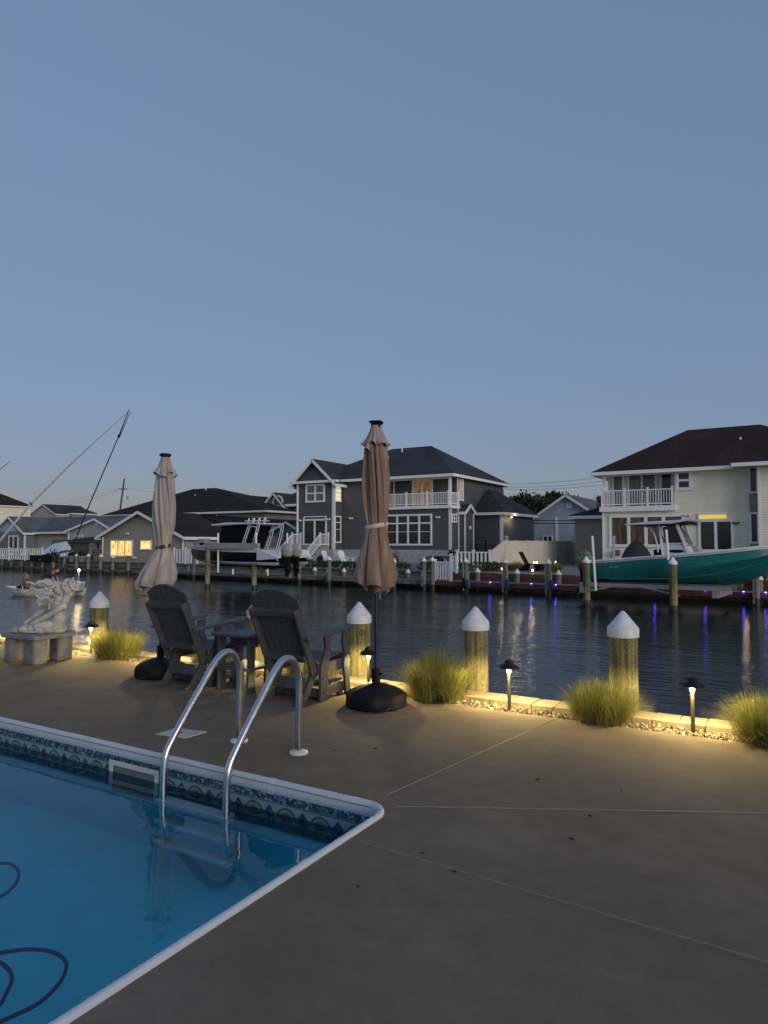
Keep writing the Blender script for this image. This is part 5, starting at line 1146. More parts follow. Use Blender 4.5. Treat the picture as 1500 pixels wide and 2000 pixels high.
# ================================================================== DOCKS, PILES, BOATS, YARD THINGS
DO = Vector((-11.2, 30.0, 0)); _c, _s = math.cos(FBA), math.sin(FBA)
def dl(p): q = Vector(p)-DO; return Vector((q.x*_c+q.y*_s, -q.x*_s+q.y*_c, q.z))     # world -> dock frame (x along the bank, y behind the dock edge)
def dw(x, y, z): return Vector((DO.x+x*_c-y*_s, DO.y+x*_s+y*_c, z))
def dx(px, off=0.0): return dl(FB(px,1060,off)).x
def dz(px, py, off=0.0): return FB(px,py,off).z
def dthing(name, label, cat, x, y, z=0, group=None, rz=0): return thing(name, label, cat, dw(x,y,z), FBA+rz, group)
def docks():
    XS = dx(842); zt = -.36
    # far bulkhead
    b0 = dthing('far_bulkhead','weathered timber bulkhead along the far bank','bulkhead',0,1.45)
    MB().box(-70,XS-.02,-.04,.10,-2.2,-.02).build('sheathing','timber',b0)
    MB().box(-70,XS-.02,-.14,.24,-.015,.045).build('cap_board','timber',b0)
    for z in (-.28,-.62): MB().box(-70,XS-.02,-.16,-.045,z-.09,z+.09).build('waler','timber',b0)
    b1 = dthing('red_bulkhead','bulkhead with red brown boards behind the right dock','bulkhead',XS,1.45)
    MB().box(0,45,-.04,.10,-2.2,-.205).build('sheathing','timber',b1)
    MB().box(0,45,-.09,.12,-.20,.03).build('face_board','redboard',b1)
    MB().box(0,45,-.10,-.045,-.36,-.24).build('waler','redboard',b1)
    # grey dock and red dock
    for nm, lab, x0, x1, mt in (('grey_dock','long grey weathered timber dock in front of the grey house',dx(292),XS-.03,'timber'),('red_dock','dock edged with red brown boards in front of the cream house',XS,XS+45,'redboard')):
        r = dthing(nm, lab, 'dock', (x0+x1)/2, 0); L = (x1-x0)/2
        MB().box(-L,L,-.04,0,zt-.20,zt+.01).build('fascia',mt,r)
        d = MB(); x = -L
        while x < L-.02: d.box(x+.004,min(L,x+.14)-.004,.004,1.28,zt-.035,zt+random.uniform(-.003,.003)); x += .144
        d.build('decking','timber',r)
        x = -L+.5
        while x < L: MB().box(x-.05,x+.05,.02,1.3,zt-.22,zt-.04).build('joist','timber',r); x += 1.8
docks()
def cone_pile(px, ytop, off, lab, r=.115, cap=True, zb=None, group='white capped piles of the far docks', matn='pilefar', zbot=-1.6, strip=False, algae=True):
    P = FB(px, ytop, off); x, y, zt = dl(P).x, off*1.0, P.z
    root = dthing('dock_pile', lab, 'pile', dl(P).x, dl(P).y, WZ, group)
    H = zt-WZ-(.16 if cap else 0)
    b = MB().lathe([(r,zbot-WZ),(r,-.0),(r*.99,H*.5),(r*.96,H)],14); b.build('post',matn,root,smooth=50)
    if algae and zt > .1: MB().lathe([(r*1.03,-.3),(r*1.03,.18),(r*1.0,.26)],14).build('waterline_growth','algae',root,smooth=50)
    if cap: MB().lathe([(r+.012,H-.06),(r+.014,H-.02),(.02,H+.15),(.004,H+.16)],16).build('cap','white',root,smooth=30)
    if strip: MB().box(-.10,-.045,-r-.04,-r-.005,.05,H-.12).build('rub_strip','alu',root)
    return root
# left bank piles
lp = [(5,1081),(23,1079),(43,1080),(63,1079),(84,1080),(105,1081),(127,1080),(150,1081),(173,1081),(197,1082),(221,1084),(251,1085)]
wd = ['leftmost','second','third','fourth','fifth','sixth','seventh','eighth','ninth','tenth','eleventh','last']
for (px,y),w in zip(lp,wd): cone_pile(px,y,1.12,f'{w} from the left in the row of capped piles along the left bank',r=.15,cap=px!=251,group='capped piles along the left bank')
for px,y,off,lab,cap,strip in ((379,1088,-.05,'bare pile at the bow of the navy boat',False,False),(585,1086,-.15,'bare dark pile beside the outboard engines',False,False),(643,1086,-.15,'capped pile with a blue fender left of the brown umbrella',True,False),
        (770,1090,-.15,'capped pile just right of the brown umbrella canopy',True,False),(828,1088,-.15,'capped pile left of the white gate, with a teal fender',True,False),(845,1087,-.15,'capped pile carrying the white dock gate',True,False),
        (910,1089,-.15,'capped pile with pale strip right of the white gate',True,True),(987,1090,-.15,'capped pile with pale strip left of the black lounger',True,True),(1071,1091,-.15,'capped pile with pale strip right of the black lounger',True,True),
        (1476,1099,-.15,'capped pile with pale strip under the bow of the teal boat',True,True)):
    cone_pile(px,y,off,lab,cap=cap,strip=strip)
for px,y,lab in ((615,1107,'short capped bulkhead post under the first white chair'),(672,1109,'short capped bulkhead post left of the brown umbrella hem'),(797,1111,'short capped bulkhead post between the umbrella and the gate'),
        (933,1109,'short capped bulkhead post left of the yard lamps'),(1010,1111,'short capped bulkhead post below the black lounger'),(1091,1113,'short capped bulkhead post by the outboard engine of the teal boat'),(1483,1121,'short capped bulkhead post near the right edge'),
        (368,1105,'short bulkhead post under the bow of the navy boat'),(520,1108,'short bulkhead post behind the navy boat')):
    cone_pile(px,y,1.22,lab,r=.125,zbot=-.4,group='short posts on the far bulkhead',algae=False,cap=px not in(368,520))
# fenders hanging on piles
for px,y0,y1,mt,lab in ((638,1120,1138,'bluefender','navy blue fender hanging by the pile left of the brown umbrella'),(766,1122,1142,'tealfender','teal fender hanging right of the umbrella hem'),(824,1126,1146,'tealfender','teal fender hanging left of the white gate'),
        (915,1131,1150,'tealfender','blue grey fender right of the white gate'),(991,1130,1152,'bluefender','dark blue fender below the yard lamps'),(1077,1132,1152,'bluefender','dark blue fender left of the teal boat engine'),(905,1128,1148,'black','black tyre fender beside the pale stripped pile')):
    p, q = FB(px,y0,-.30), FB(px,y1,-.30); h = p.z-q.z; x = dl(p)
    r = dthing('fender',lab,'fender',x.x,x.y,q.z,'fenders hung along the far dock')
    MB().lathe([(.02,0),(.075,.03),(.085,.08),(.085,h-.08),(.075,h-.03),(.02,h)],12).build('body',mt,r,smooth=True)
    MB().tube([(0,0,h),(0,.06,h+.35)],.012,6).build('rope','offwhite',r)
# blue dock lamps
for px,y,lab in ((957,1139,'blue white dock lamp left of the black lounger'),(1037,1142.5,'blue white dock lamp below the black lounger'),(1085,1144,'blue white dock lamp left of the teal boat engine'),(1152,1148,'blue white dock lamp behind the left lift pile of the teal boat'),
        (1278,1152,'blue white dock lamp under the middle of the teal boat'),(1376,1155,'blue white dock lamp right of the boat lift'),(1450,1157.5,'blue white dock lamp left of the pile under the bow'),(1493,1158.5,'blue white dock lamp at the right edge')):
    x = dx(px,.03); r = dthing('dock_lamp',lab,'lamp',x,.035,-.355,'blue lamps along the red dock')
    MB().lathe([(.055,0),(.06,.012),(.05,.02)],14).build('base','alu',r); MB().ell((0,0,.025),(.034,.034,.022),12,8).build('lens','blue_lens',r,smooth=True)
    point_light('lamp_bulb',(0,-.10,.0),1.3,(.07,.05,1.0),r,.03)
# yard lamps
for px,y,lab,pw in ((979,1103,'small yard lamp, uppermost left of the pile by the lounger',3),(993,1101,'small yard lamp just right of the pile by the lounger',2),(981,1110,'small yard lamp lowest of the three by the pile',4),(1043,1098,'left one of two small yard lamps behind the lounger',2.5),
        (1048.5,1098,'right one of two small yard lamps behind the lounger',2.5),(1040,1118,'lit yard lamp by itself in front of the black lounger',5),(1456,1128,'lit yard lamp under the bow of the teal boat',5),(1085,1097,'small yard lamp between lounger and teal boat',2)):
    for off in (2.6,4.2,6.5,9.0):
        p = FB(px,y,off)
        if p.z < .32: break
    z = max(.18,p.z-.0); r = thing('yard_lamp',lab,'lamp',(p.x,p.y,-.012),0,'small warm lamps in the far yard')
    MB().tube([(0,0,0),(0,0,z-.1)],.018,6).build('stem','blackmetal',r); MB().lathe([(.025,z-.07),(.042,z-.06),(.046,z+.03),(.025,z+.045)],12).build('lens','yard_lens',r,smooth=True)
    MB().lathe([(.058,z+.046),(.055,z+.06),(.01,z+.09)],12).build('shade','blackmetal',r)
    point_light('lamp_bulb',(0,-.11,z),pw,(1,.66,.28),r,.03)

# ------------------------------------------------------------------ boats
def hull(stations, rows, mats, root, caprow=True):
    """stations: (x, [(y, z) ...] from sheer to keel); mirrored; rows gives the material of each strip"""
    b = MB(); n = len(stations[0][1]); vs = []
    for x, sec in stations:
        vs += [(x+ (s[2] if len(s) > 2 else 0), -s[0], s[1]) for s in sec]+[(x+(s[2] if len(s) > 2 else 0), s[0], s[1]) for s in sec[::-1][1:]]
    m = 2*n-1; o = len(b.v); b.v += vs
    for i in range(len(stations)-1):
        for j in range(m-1):
            jj = j if j < n-1 else m-2-j
            b.f.append((i*m+j,(i+1)*m+j,(i+1)*m+j+1,i*m+j+1)); b.m.append(rows[jj])
    b.f.append(tuple(range(m))); b.m.append(rows[1])
    return b
def outboard(root, x, y, z, h, cowl, leg='black', name='outboard_motor', facing=1):
    f = facing; e = bpy.data.objects.new(name, None); COL.objects.link(e); e.parent = root; e.location = (x,y,z)
    b = MB(); b.ell((f*.20,0,h*.80),(.36,.23,h*.20),16,10); b.ell((f*.22,0,h*.70),(.30,.21,h*.14),14,8); b.build('cowl',cowl,e,smooth=True)
    b = MB(); b.prism([(f*.02,h*.72),(f*.40,h*.70),(f*.33,h*.30),(f*.38,h*.16),(f*.30,-.02),(f*.14,0),(f*.10,h*.30)],'y',-.085,.085); b.box(min(-f*.12,f*.1),max(-f*.12,f*.1),-.13,.13,h*.38,h*.66)
    b.prism([(f*.0,h*.20),(f*.55,h*.205),(f*.55,h*.185),(f*.0,h*.18)],'y',-.14,.14); b.build('leg',leg,e,bevel=.02)
    b = MB(); b.tube([(f*.12,0,h*.10),(f*.26,0,h*.09),(f*.44,0,h*.09)],[.03,.06,.05],10)
    for k in range(3):
        a = 2.09*k; p = Vector((f*.46,0,h*.09)); d = Vector((0,math.cos(a),math.sin(a))); s = Vector((f*.05,-math.sin(a)*.07,math.cos(a)*.07))
        b.add([p+d*.04-s*.5,p+d*.04+s*.5,p+d*.18+s,p+d*.18-s*.6,p+d*.19],[(0,1,2,4,3)])
    b.build('propeller','acunit',e,fix=False)
def lift(root, x0, x1, y0, y1, zb, pz):
    """cradle beams, bunks and braces of a four pile boat lift (local to root)"""
    for x in (x0, x1): MB().box(x-.09,x+.09,y0,y1,zb-.25,zb).build('cradle_beam','alu',root)
    for y in (y0+.95,y1-.95): MB().box(x0-.5,x1+.5,y-.09,y+.09,zb+.003,zb+.16).build('bunk','timber',root)
def navy_boat():
    c = Vector((-25.6,27.45,0)); x = dl(c); r = dthing('navy_boat','navy and white centre console boat with blacked out enclosure, raised on a lift','boat',x.x,x.y)
    # stations bow (-x) to stern (+x); section: sheer, band top, band bottom, chine, keel
    def sec(hw, zs, zc, zk, cw): return [(hw,zs),(hw*.985,zs-.17),(hw*.80+cw*.20,zc+.10),(cw,zc-.04),(0,zk)]
    st = [(-3.62,[(.02,1.40,0),(.02,1.28,.06),(.015,1.05,.30),(.01,.90,.46),(0,.80,.55)]),(-3.1,sec(.55,1.37,.72,.56,.30)),(-2.4,sec(.90,1.32,.58,.38,.62)),(-1.2,sec(1.13,1.25,.48,.25,.92)),(.7,sec(1.18,1.20,.44,.22,1.02)),(2.7,sec(1.17,1.19,.44,.22,1.03)),(2.85,sec(1.16,1.18,.44,.22,1.03)),(3.8,sec(1.12,.92,.44,.24,1.02)),(4.15,sec(1.10,.78,.46,.26,1.0))]
    b = hull(st,[0,1,0,2],None,r); h = b.build('hull',['gelwhite','navy','greycover'],r,smooth=40)
    MB().add([(s[0],-s[1][0][0]*.97,s[1][0][1]-.03) for s in st]+[(s[0],s[1][0][0]*.97,s[1][0][1]-.03) for s in st],[(i,i+1,len(st)+i+1,len(st)+i) for i in range(len(st)-1)]).build('deck','gelwhite',r,fix=False)
    b = MB()
    for s in (-1,1): b.tube([(q[0],s*q[1][0][0],q[1][0][1]) for q in st[:7]],.035,8)
    b.build('gunwale','gelwhite',r,smooth=True)
    b = MB(); b.prism([(2.8,1.16),(4.1,1.16),(4.12,.80),(3.85,.72),(2.8,.72)],'y',-.95,.95); b.build('transom_well','gelwhite',r,bevel=.04)
    MB().prism([(2.72,.62),(2.72,1.16),(3.0,1.16),(4.18,.82),(4.18,.72)],'y',-1.175,-1.10).build('stern_quarter','gelwhite',r,bevel=.03)
    MB().prism([(-.68,1.2),(-.22,2.38),(1.72,2.38),(1.20,1.2)],'y',-.84,.84).build('enclosure','navycloth',r,bevel=.05)
    b = MB(); b.prism([(-.95,2.40),(-.9,2.47),(.3,2.55),(2.4,2.50),(2.5,2.44)],'y',-.98,.98); b.build('hardtop','gelwhite',r,bevel=.03)
    for s in (-1,1):
        b = MB()
        for a,q in (((1.25,1.2),(1.80,2.42)),((1.42,1.2),(1.95,2.42)),((2.05,1.2),(2.45,2.42)),((2.2,1.2),(2.6,2.42))): b.tube([(a[0],s*.86,a[1]),((a[0]+q[0])/2+.02,s*.88,(a[1]+q[1])/2),(q[0],s*.84,q[1])],.026,8)
        b.tube(crom([(1.80,s*.85,2.1),(1.92,s*.85,2.28),(2.3,s*.85,2.30),(2.42,s*.85,2.1)],4),.024,8)
        b.build('tower_frame','gelwhite',r,smooth=True)
    for k in range(7):
        xx, yy = 1.75+.20*k, -.86+.1*(k%2); MB().tube([(xx,yy,2.42),(xx+.10,yy,2.74)],.034,8).build('rod_holder','white',r,smooth=True)
    MB().tube([(1.6,-.9,2.60),(3.3,-.9,2.58)],.026,8).build('rocket_rail','white',r)
    for y in (-.62,.0): outboard(r,4.18,y-.1,-.14,1.62,'greycover','black')
    for y in (-.95,.95): MB().box(-1.9,2.4,y*.55-.07,y*.55+.07,.12,.27).build('bunk','timber',r)
    MB().box(-3.45,-3.1,-.12,.12,1.38,1.55).build('anchor_roller','alu',r); MB().ell((-3.55,0,1.14),(.1,.06,.13),8,6).build('anchor','black',r)
navy_boat()
def teal_boat():
    c = Vector((-3.9,26.85,0)); x = dl(c); r = dthing('teal_boat','teal green centre console boat with white hardtop, raised on a lift at right','boat',x.x,x.y)
    def sec(hw, zs, zc, zk, cw): return [(hw,zs),(hw*.995,zs-.075),(hw*.90+cw*.12,zc+(zs-zc)*.42),(cw,zc),(cw*.55,zc*.55+zk*.45),(0,zk)]
    st = [(-2.82,sec(1.16,.81,.16,-.05,1.06)),(-2.0,sec(1.22,.86,.17,-.06,1.10)),(-1.0,sec(1.25,.96,.20,-.06,1.10)),(.2,sec(1.24,1.06,.26,-.06,1.04)),(1.3,sec(1.14,1.17,.40,-.03,.84)),(2.2,sec(.92,1.28,.60,.12,.55)),(2.9,sec(.58,1.37,.82,.42,.28)),(3.35,sec(.26,1.42,1.02,.75,.10)),(3.66,[(.02,1.46),(.02,1.39),(.015,1.28),(.01,1.22),(.005,1.19),(0,1.17)])]
    b = hull(st,[0,1,1,1,1],None,r); b.build('hull',['gelwhite','teal'],r,smooth=32)
    b = MB()
    for s in (-1,1):
        pts = []
        for q in st[1:7]: w = q[1]; pts.append((q[0], s*(w[3][0]+.012), w[3][1]))
        b.tube(pts,.022,6)
        b.tube([(q[0], s*(q[1][4][0]+.03), q[1][4][1]-.0) for q in st[1:6]],.016,6)
    b.build('spray_rail','teal',r,smooth=True)
    MB().add([(s[0],-s[1][0][0]*.97,s[1][0][1]-.02) for s in st]+[(s[0],s[1][0][0]*.97,s[1][0][1]-.02) for s in st],[(i,i+1,len(st)+i+1,len(st)+i) for i in range(len(st)-1)]).build('deck','gelwhite',r,fix=False)
    b = MB()
    for s in (-1,1): b.tube([(q[0],s*q[1][0][0],q[1][0][1]) for q in st],.04,8)
    b.build('gunwale','gelwhite',r,smooth=True)
    MB().prism([(-.62,1.0),(-.70,1.42),(-.52,1.46),(-.10,1.46),(.30,1.38),(.42,1.0)],'y',-.50,.50).build('console','gelwhite',r,bevel=.05).location.x = .35
    MB().ell((-.15,-.505,1.20),(.26,.02,.06),14,8).build('console_hatch','black',r).location.x = .35
    MB().prism([(.32,1.05),(.30,1.38),(.52,1.42),(.56,1.05)],'y',-.3,.3).build('front_seat','greycover',r,bevel=.05).location.x = .35
    MB().prism([(-.95,1.0),(-.98,1.25),(-.72,1.27),(-.68,1.0)],'y',-.42,.42).build('leaning_post','black',r,bevel=.05).location.x = .35
    b = MB(); b.prism([(-.55,1.47),(-.62,2.06),(-.22,2.10),(.20,1.47)],'y',-.475,-.455); b.prism([(-.55,1.47),(-.62,2.06),(-.22,2.10),(.20,1.47)],'y',.455,.475); b.prism([(.20,1.47),(.22,1.47),(-.20,2.10),(-.22,2.10)],'y',-.45,.45); b.build('windshield','glass',r).location.x = .35
    for s in (-1,1):
        b = MB()
        b.bar((-.62,s*.50,1.05),(-.72,s*.52,2.16),.05,.07); b.bar((.30,s*.50,1.0),(-.12,s*.55,2.16),.06,.11)
        b.tube(crom([(-.78,s*.5,1.15),(-.84,s*.5,1.6),(-.98,s*.5,1.95),(-1.30,s*.5,2.14)],5),.03,8); b.bar((-.60,s*.5,1.47),(.22,s*.5,1.47),.04,.05)
        b.build('tower_frame','gelwhite',r,bevel=.01).location.x = .35
    b = MB(); b.prism([(-1.80,2.13),(-1.82,2.175),(-1.0,2.25),(.1,2.30),(.42,2.31),(.35,2.26),(-.2,2.16)],'y',-.98,.98); b.build('hardtop','gelwhite',r,bevel=.025).location.x = .35
    MB().prism([(-1.72,2.115),(-.25,2.145),(.28,2.235),(.2,2.20),(-.25,2.12)],'y',-.9,.9).build('hardtop_liner','black',r).location.x = .35
    b = MB()
    def tp(a,i,rr,z): return (rr*(1+.12*math.cos(2*a)),0)
    b.lathe([(.50,.88),(.46,1.05),(.36,1.25),(.20,1.47),(.08,1.53),(.01,1.54)],16,(-1.58,-.35,0),tp); b.build('seat_cover','darkcover',r,smooth=50).location.x = .35
    b = MB(); b.tube([(-2.6,-1.0,.8),(-2.6,-1.0,1.15)],.02,6); b.tube([(-2.6,1.0,.8),(-2.6,1.0,1.1)],.02,6); b.build('stern_cleat','steel',r)
    outboard(r,-3.02,-.25,-.62,1.82,'camo','black',facing=-1)
    # registration marks near the stern and a maker's mark at the bow, as short pale strokes
    b = MB()
    for k in range(4): b.box(-1.95+.09*k,-1.90+.09*k,-1.262,-1.245,.60,.645)
    b.build('hull_mark','alu',r)
    for xx in (-2.9,1.6): MB().box(xx-.09,xx+.09,-1.45,1.15,-.33,-.10).build('cradle_beam','alu',r)
    for y in (-.62,.62): MB().box(-3.05,2.1,y-.09,y+.09,-.095,.06).build('bunk','timber',r)
    MB().box(-3.0,2.05,-1.40,-1.28,-.09,.04).build('side_beam','alu',r)
    b = MB()
    for a,q in (((-2.8,-.30),(-1.6,-.02)),((-.9,-.02),(.5,-.30)),((-1.6,-.05),(-.9,-.05))): b.bar((a[0],-1.43,a[1]),(q[0],-1.43,q[1]),.05,.05)
    b.build('brace','alu',r)
teal_boat()
# lift piles, head beam and guide posts
for px,y,yb,lab,cap in ((406,1068,1147,'tall bare lift pile left of the navy boat enclosure',0),(497,1068,1150,'tall bare lift pile right of the navy boat enclosure',0),(1145,1086,1182,'thick capped lift pile by the engine of the teal boat',1),(1314,1088,1193,'thick capped lift pile in front of the teal boat',1)):
    k = (V(px,yb,1).z-EYE)/1.0; v = (WZ-EYE)/k; p = V(px,y,v)
    root = thing('lift_pile',lab,'pile',(p.x,p.y,WZ),0,'boat lift piles'); H = p.z-WZ-(.17 if cap else 0); rr = .135
    MB().lathe([(rr,-1),(rr,0),(rr*.99,H*.5),(rr*.96,H)],20).build('post','pile',root,smooth=50); MB().lathe([(rr*1.03,-.3),(rr*1.03,.12),(rr*1.0,.2)],16).build('waterline_growth','algae',root,smooth=50)
    if cap: MB().lathe([(rr+.015,H-.08),(rr+.017,H-.02),(.02,H+.155),(.004,H+.17)],20).build('cap','white',root,smooth=30)
p, q = V(400,1065,26.05), V(505,1066,26.15); t = thing('lift_beam','grey steel head beam resting on the two lift piles of the navy boat','beam',(p+q)/2)
b = MB(); b.bar(p-Vector((0,0,.02)),q-Vector((0,0,.02)),.24,.30); b.build('beam','alu',t,world=True)
MB().lathe([(.10,-.2),(.16,-.2),(.16,.12),(.10,.12)],14,(p+Vector((-.15,0,.18)))).build('winch','black',t,world=True)
b = MB(); b.box(p.x-.35,p.x+.2,p.y-.2,p.y+.2,p.z+.12,p.z+.34); b.build('motor_housing','alu',t,world=True,bevel=.03)
for px,y0,y1,v,lab in ((426,1042,1118,26.25,'white guide post by the bow half of the navy boat'),(500,1041,1066,26.25,'white guide post rising by the right lift pile of the navy boat'),(561,1042,1080,29.2,'white guide post behind the outboard covers'),
        (1160,1048,1154,25.35,'leaning white guide post by the stern of the teal boat'),(1199,1048,1092,28.4,'white guide post on the far side of the teal boat stern'),(1303,1036,1094,25.2,'white guide post in front of the teal boat console'),(455,1112,1122,26.3,'short white stub on the lift under the navy boat'),(523,1112,1124,26.3,'second short white stub under the navy boat stern')):
    dxx = 7 if px == 1160 else (4 if px == 1303 else 0)
    a, c = V(px-dxx/2,y0,v), V(px+dxx/2,y1,v); r = thing('guide_post',lab,'post',c,0,'white boat lift guide posts')
    MB().tube([Vector((0,0,0)),a-c],.045 if px > 1100 else .05,10).build('tube','white',r,smooth=True)
    MB().ell(a-c,(.05,.05,.03),8,6).build('end_cap','white',r)

# ------------------------------------------------------------------ white gate, picket runs, tall cream fence
def fences():
    g = dthing('dock_gate','white picket gate on the dock beside the capped pile','gate',dx(865),0,-.36); w = (dx(880)-dx(849))/2
    railing(g,[(-w,0,0),(w,0,0)],dz(865,1094)+.36-.1,'white',.14,name='gate_panel',world=False,bal=.06)
    g2 = dthing('side_gate','narrow white picket gate behind the dock gate','gate',dx(885,1.3),1.35,-.05); w = (dx(891,1.3)-dx(880,1.3))/2
    railing(g2,[(-w,0,0),(w,0,0)],dz(885,1083,1.3)-.05,'white',.13,name='gate_panel',world=False,bal=.06)
    v = 35.0; a,b_ = V(893,1000,v).x, V(956,1000,v).x; f = thing('picket_fence','low white picket fence running from the gate to the tall cream fence','fence',((a+b_)/2,v,0))
    h = V(925,1075,v).z-.08; n = 4; railing(f,[(a+(b_-a)*i/2,v,-.02) for i in range(3)],h,'white',.20,name='picket_panel',bal=.09)
    f = thing('cream_fence','tall cream vinyl fence sloping down to the picket fence, running back between the houses','fence',(-14.2,40,0))
    u = b_+.05; vs = [v+.1]; z0 = V(957,1076,v).z; v1 = U(984,1000,u).y; z1 = U(984,1056,u).z
    MB().prism([(v+.12,-.02),(v1,-.02),(v1,z1),(v+.12,z0)],'x',u-.04,u+.04).build('sloped_panel','fence',f,world=True)
    vv = v1
    while vv < 58:
        ve = min(vv+1.9,58); MB().box(u-.035,u+.035,vv+.07,ve-.07,.04,z1-.03).build('panel','fence',f,world=True)
        MB().box(u-.07,u+.07,vv-.07,vv+.07,-.02,z1+.02).build('post','fence',f,world=True); vv = ve
    MB().box(u-.05,u+.05,v1+.07,58,z1-.03,z1+.005).build('top_rail','fence',f,world=True)
    f = thing('back_fence','tall grey vinyl fence crossing behind the pool yard','fence',(-9,50,0)); vb = 50.5; z = z1; x0 = u+.1; x1 = V(1128,1000,vb).x
    x = x0
    while x < x1-.1:
        xe = min(x+1.9,x1); MB().box(x+.07,xe-.07,vb-.03,vb+.03,.04,z).build('panel','fence',f,world=True); MB().box(x-.07,x+.07,vb-.06,vb+.06,-.02,z+.05).build('post','fence',f,world=True); x = xe
    v = 34.6; a,b_ = V(-40,1000,v).x, V(84,1000,v).x; f = thing('white_railing','white railing in front of the long ranch house at left','fence',((a+b_)/2,v,0))
    h = V(50,1071,v).z; railing(f,[(a+(b_-a)*i/4,v,-.02) for i in range(5)],h,'white',.30,name='rail_panel',bal=.07)
    v = 34.5; a,b_ = V(341,1000,v).x, V(386,1000,v).x; f = thing('yard_railing','white railing between the lit beige house and the navy boat','fence',((a+b_)/2,v,0))
    railing(f,[(a,v,-.02),((a+b_)/2,v,-.02),(b_,v,-.02)],V(365,1073,v).z,'white',.26,name='rail_panel',bal=.07)
fences()

# ------------------------------------------------------------------ yard furniture and plants
def white_chair(px, py, v, lab, rz):
    p = V(px,py,v); r = thing('garden_chair',lab,'chair',(p.x,v,-.01),rz,'white slatted chairs by the steps')
    b = MB(); b.T = Matrix.Translation((0,-.22,.36)) @ Matrix.Rotation(R(20),4,'X'); slat_back(b,5,.24,.30,.72,.10); b.build('backrest','white',r)
    MB().box(-.27,.27,-.22,.30,.33,.37).build('seat','white',r)
    for s in (-1,1):
        MB().box(s*.33-.07,s*.33+.07,-.30,.38,.56,.595).build('armrest','white',r)
        MB().bar((s*.30,.30,0),(s*.30,.30,.56),.04,.10).build('leg','white',r); MB().bar((s*.29,-.40,0),(s*.29,.28,.36),.04,.11,up=(0,-.5,1)).build('leg','white',r)
        MB().bar((s*.30,-.26,.30),(s*.30,-.26,.56),.04,.07).build('arm_support','white',r)
    return r
white_chair(606,1103,35.6,'leftmost white slatted chair, under the step railing',R(-100))
white_chair(644,1103,35.4,'middle white slatted chair, beside the low fire bowl',R(-85))
white_chair(676,1103,35.2,'rightmost white slatted chair, nearest the brown umbrella',R(-95))
p = V(630,1104,35.7); r = thing('fire_bowl','dark round fire bowl with a lid between two white chairs','fire bowl',(p.x,p.y,-.01))
MB().lathe([(.25,0),(.3,.1),(.34,.38),(.42,.46),(.42,.5)],18).build('bowl','planter',r,smooth=40); MB().lathe([(.40,.505),(.30,.66),(.06,.72),(.03,.76)],18).build('lid','blackmetal',r,smooth=40)
def lounger():
    p0, p1 = V(1015,1108,36.2), V(1062,1108,36.2); L = (p1.x-p0.x); r = thing('sun_lounger','black sun lounger with raised back in the far yard','lounger',((p0.x+p1.x)/2,36.2,-.01),R(-4))
    MB().box(-L*.22,L*.5,-.32,.32,.30,.37).build('seat','black',r,bevel=.01); MB().bar((-L*.20,0,.36),(-L*.47,0,1.02),.05,.50,up=(0,1,0)).build('backrest','black',r,bevel=.01)
    MB().prism([(-L*.42,0),(-L*.22,0),(-L*.14,.30),(-L*.26,.30)],'y',-.30,.30).build('leg','black',r); MB().prism([(L*.28,0),(L*.42,0),(L*.5,.30),(L*.2,.30)],'y',-.30,.30).build('leg','black',r)
    b = MB(); b.bar((-L*.42,-.28,.05),(L*.42,-.28,.05),.04,.05); b.bar((-L*.42,.28,.05),(L*.42,.28,.05),.04,.05); b.build('runner','black',r)
lounger()
def shrub(px, py, v, wd, ht, lab, mt='leafg', n=260, name='shrub', s=.05):
    p = V(px,py,v); r = thing(name,lab,'shrub',(p.x,v,-.01),0,'low shrubs along the far bulkhead'); rnd = random.Random(int(px*7+py))
    b = MB(); b.tube([(0,0,-.02),(0,0,ht*.5)],.03,6); b.build('stem','bark',r); c = MB()
    for i in range(n):
        a = rnd.random()*6.283; rr = math.sqrt(rnd.random()); z = rnd.random(); q = Vector((wd*rr*math.cos(a)*math.sqrt(1-z*z*.7),wd*.6*rr*math.sin(a),ht*(.1+.9*z)))
        m = Euler((rnd.random()*6,rnd.random()*6,rnd.random()*6)).to_matrix(); z = s*rnd.uniform(.6,1.5)
        c.add([q+m @ Vector(w)*z for w in ((-1,-.4,0),(1,-.5,0),(1.1,.5,.2),(-1,.5,0))],[(0,1,2,3)])
    c.build('foliage',mt,r,fix=False); return r
for px,py,v,w,h,lab in ((600,1109,34.2,.7,.45,'low shrub left in the row before the white chairs'),(634,1111,34.1,.8,.42,'low shrub between two short posts before the white chairs'),(660,1111,34.0,.7,.42,'low shrub in front of the middle white chair'),(690,1112,33.8,.7,.40,'low shrub by the hem of the brown umbrella'),
        (782,1113,33.4,.8,.42,'low shrub right of the brown umbrella'),(835,1114,33.2,.7,.5,'low shrub left of the white gate'),(905,1116,33.4,.7,.45,'dark round shrub by the picket fence'),(946,1110,34.3,1.1,.5,'wide low shrub below the picket fence'),(965,1108,34.8,.8,.45,'low shrub at the foot of the sloped fence'),(548,1111,34.4,.8,.5,'low shrub behind the engines of the navy boat')):
    shrub(px,py,v,w,h,lab)
# grasses of the far yard (share the blades of the near clumps)
for px,v,sc,lab in ((1003,35.4,1.5,'tall grass clump left of the black lounger'),(1012,36.8,1.4,'grass clump behind the black lounger head'),(1082,34.6,1.7,'brownish grass clump left of the teal boat engine'),(1480,31.6,1.5,'dim grass clump below the bow of the teal boat')):
    p = V(px,1100,v); o = bpy.data.objects.new('ornamental_grass',gmesh[1]); COL.objects.link(o); o.location = (p.x,v,-.02); o.scale = (sc*.8,sc*.8,sc); tag(o,lab,'grass clump','grass clumps of the far yard')
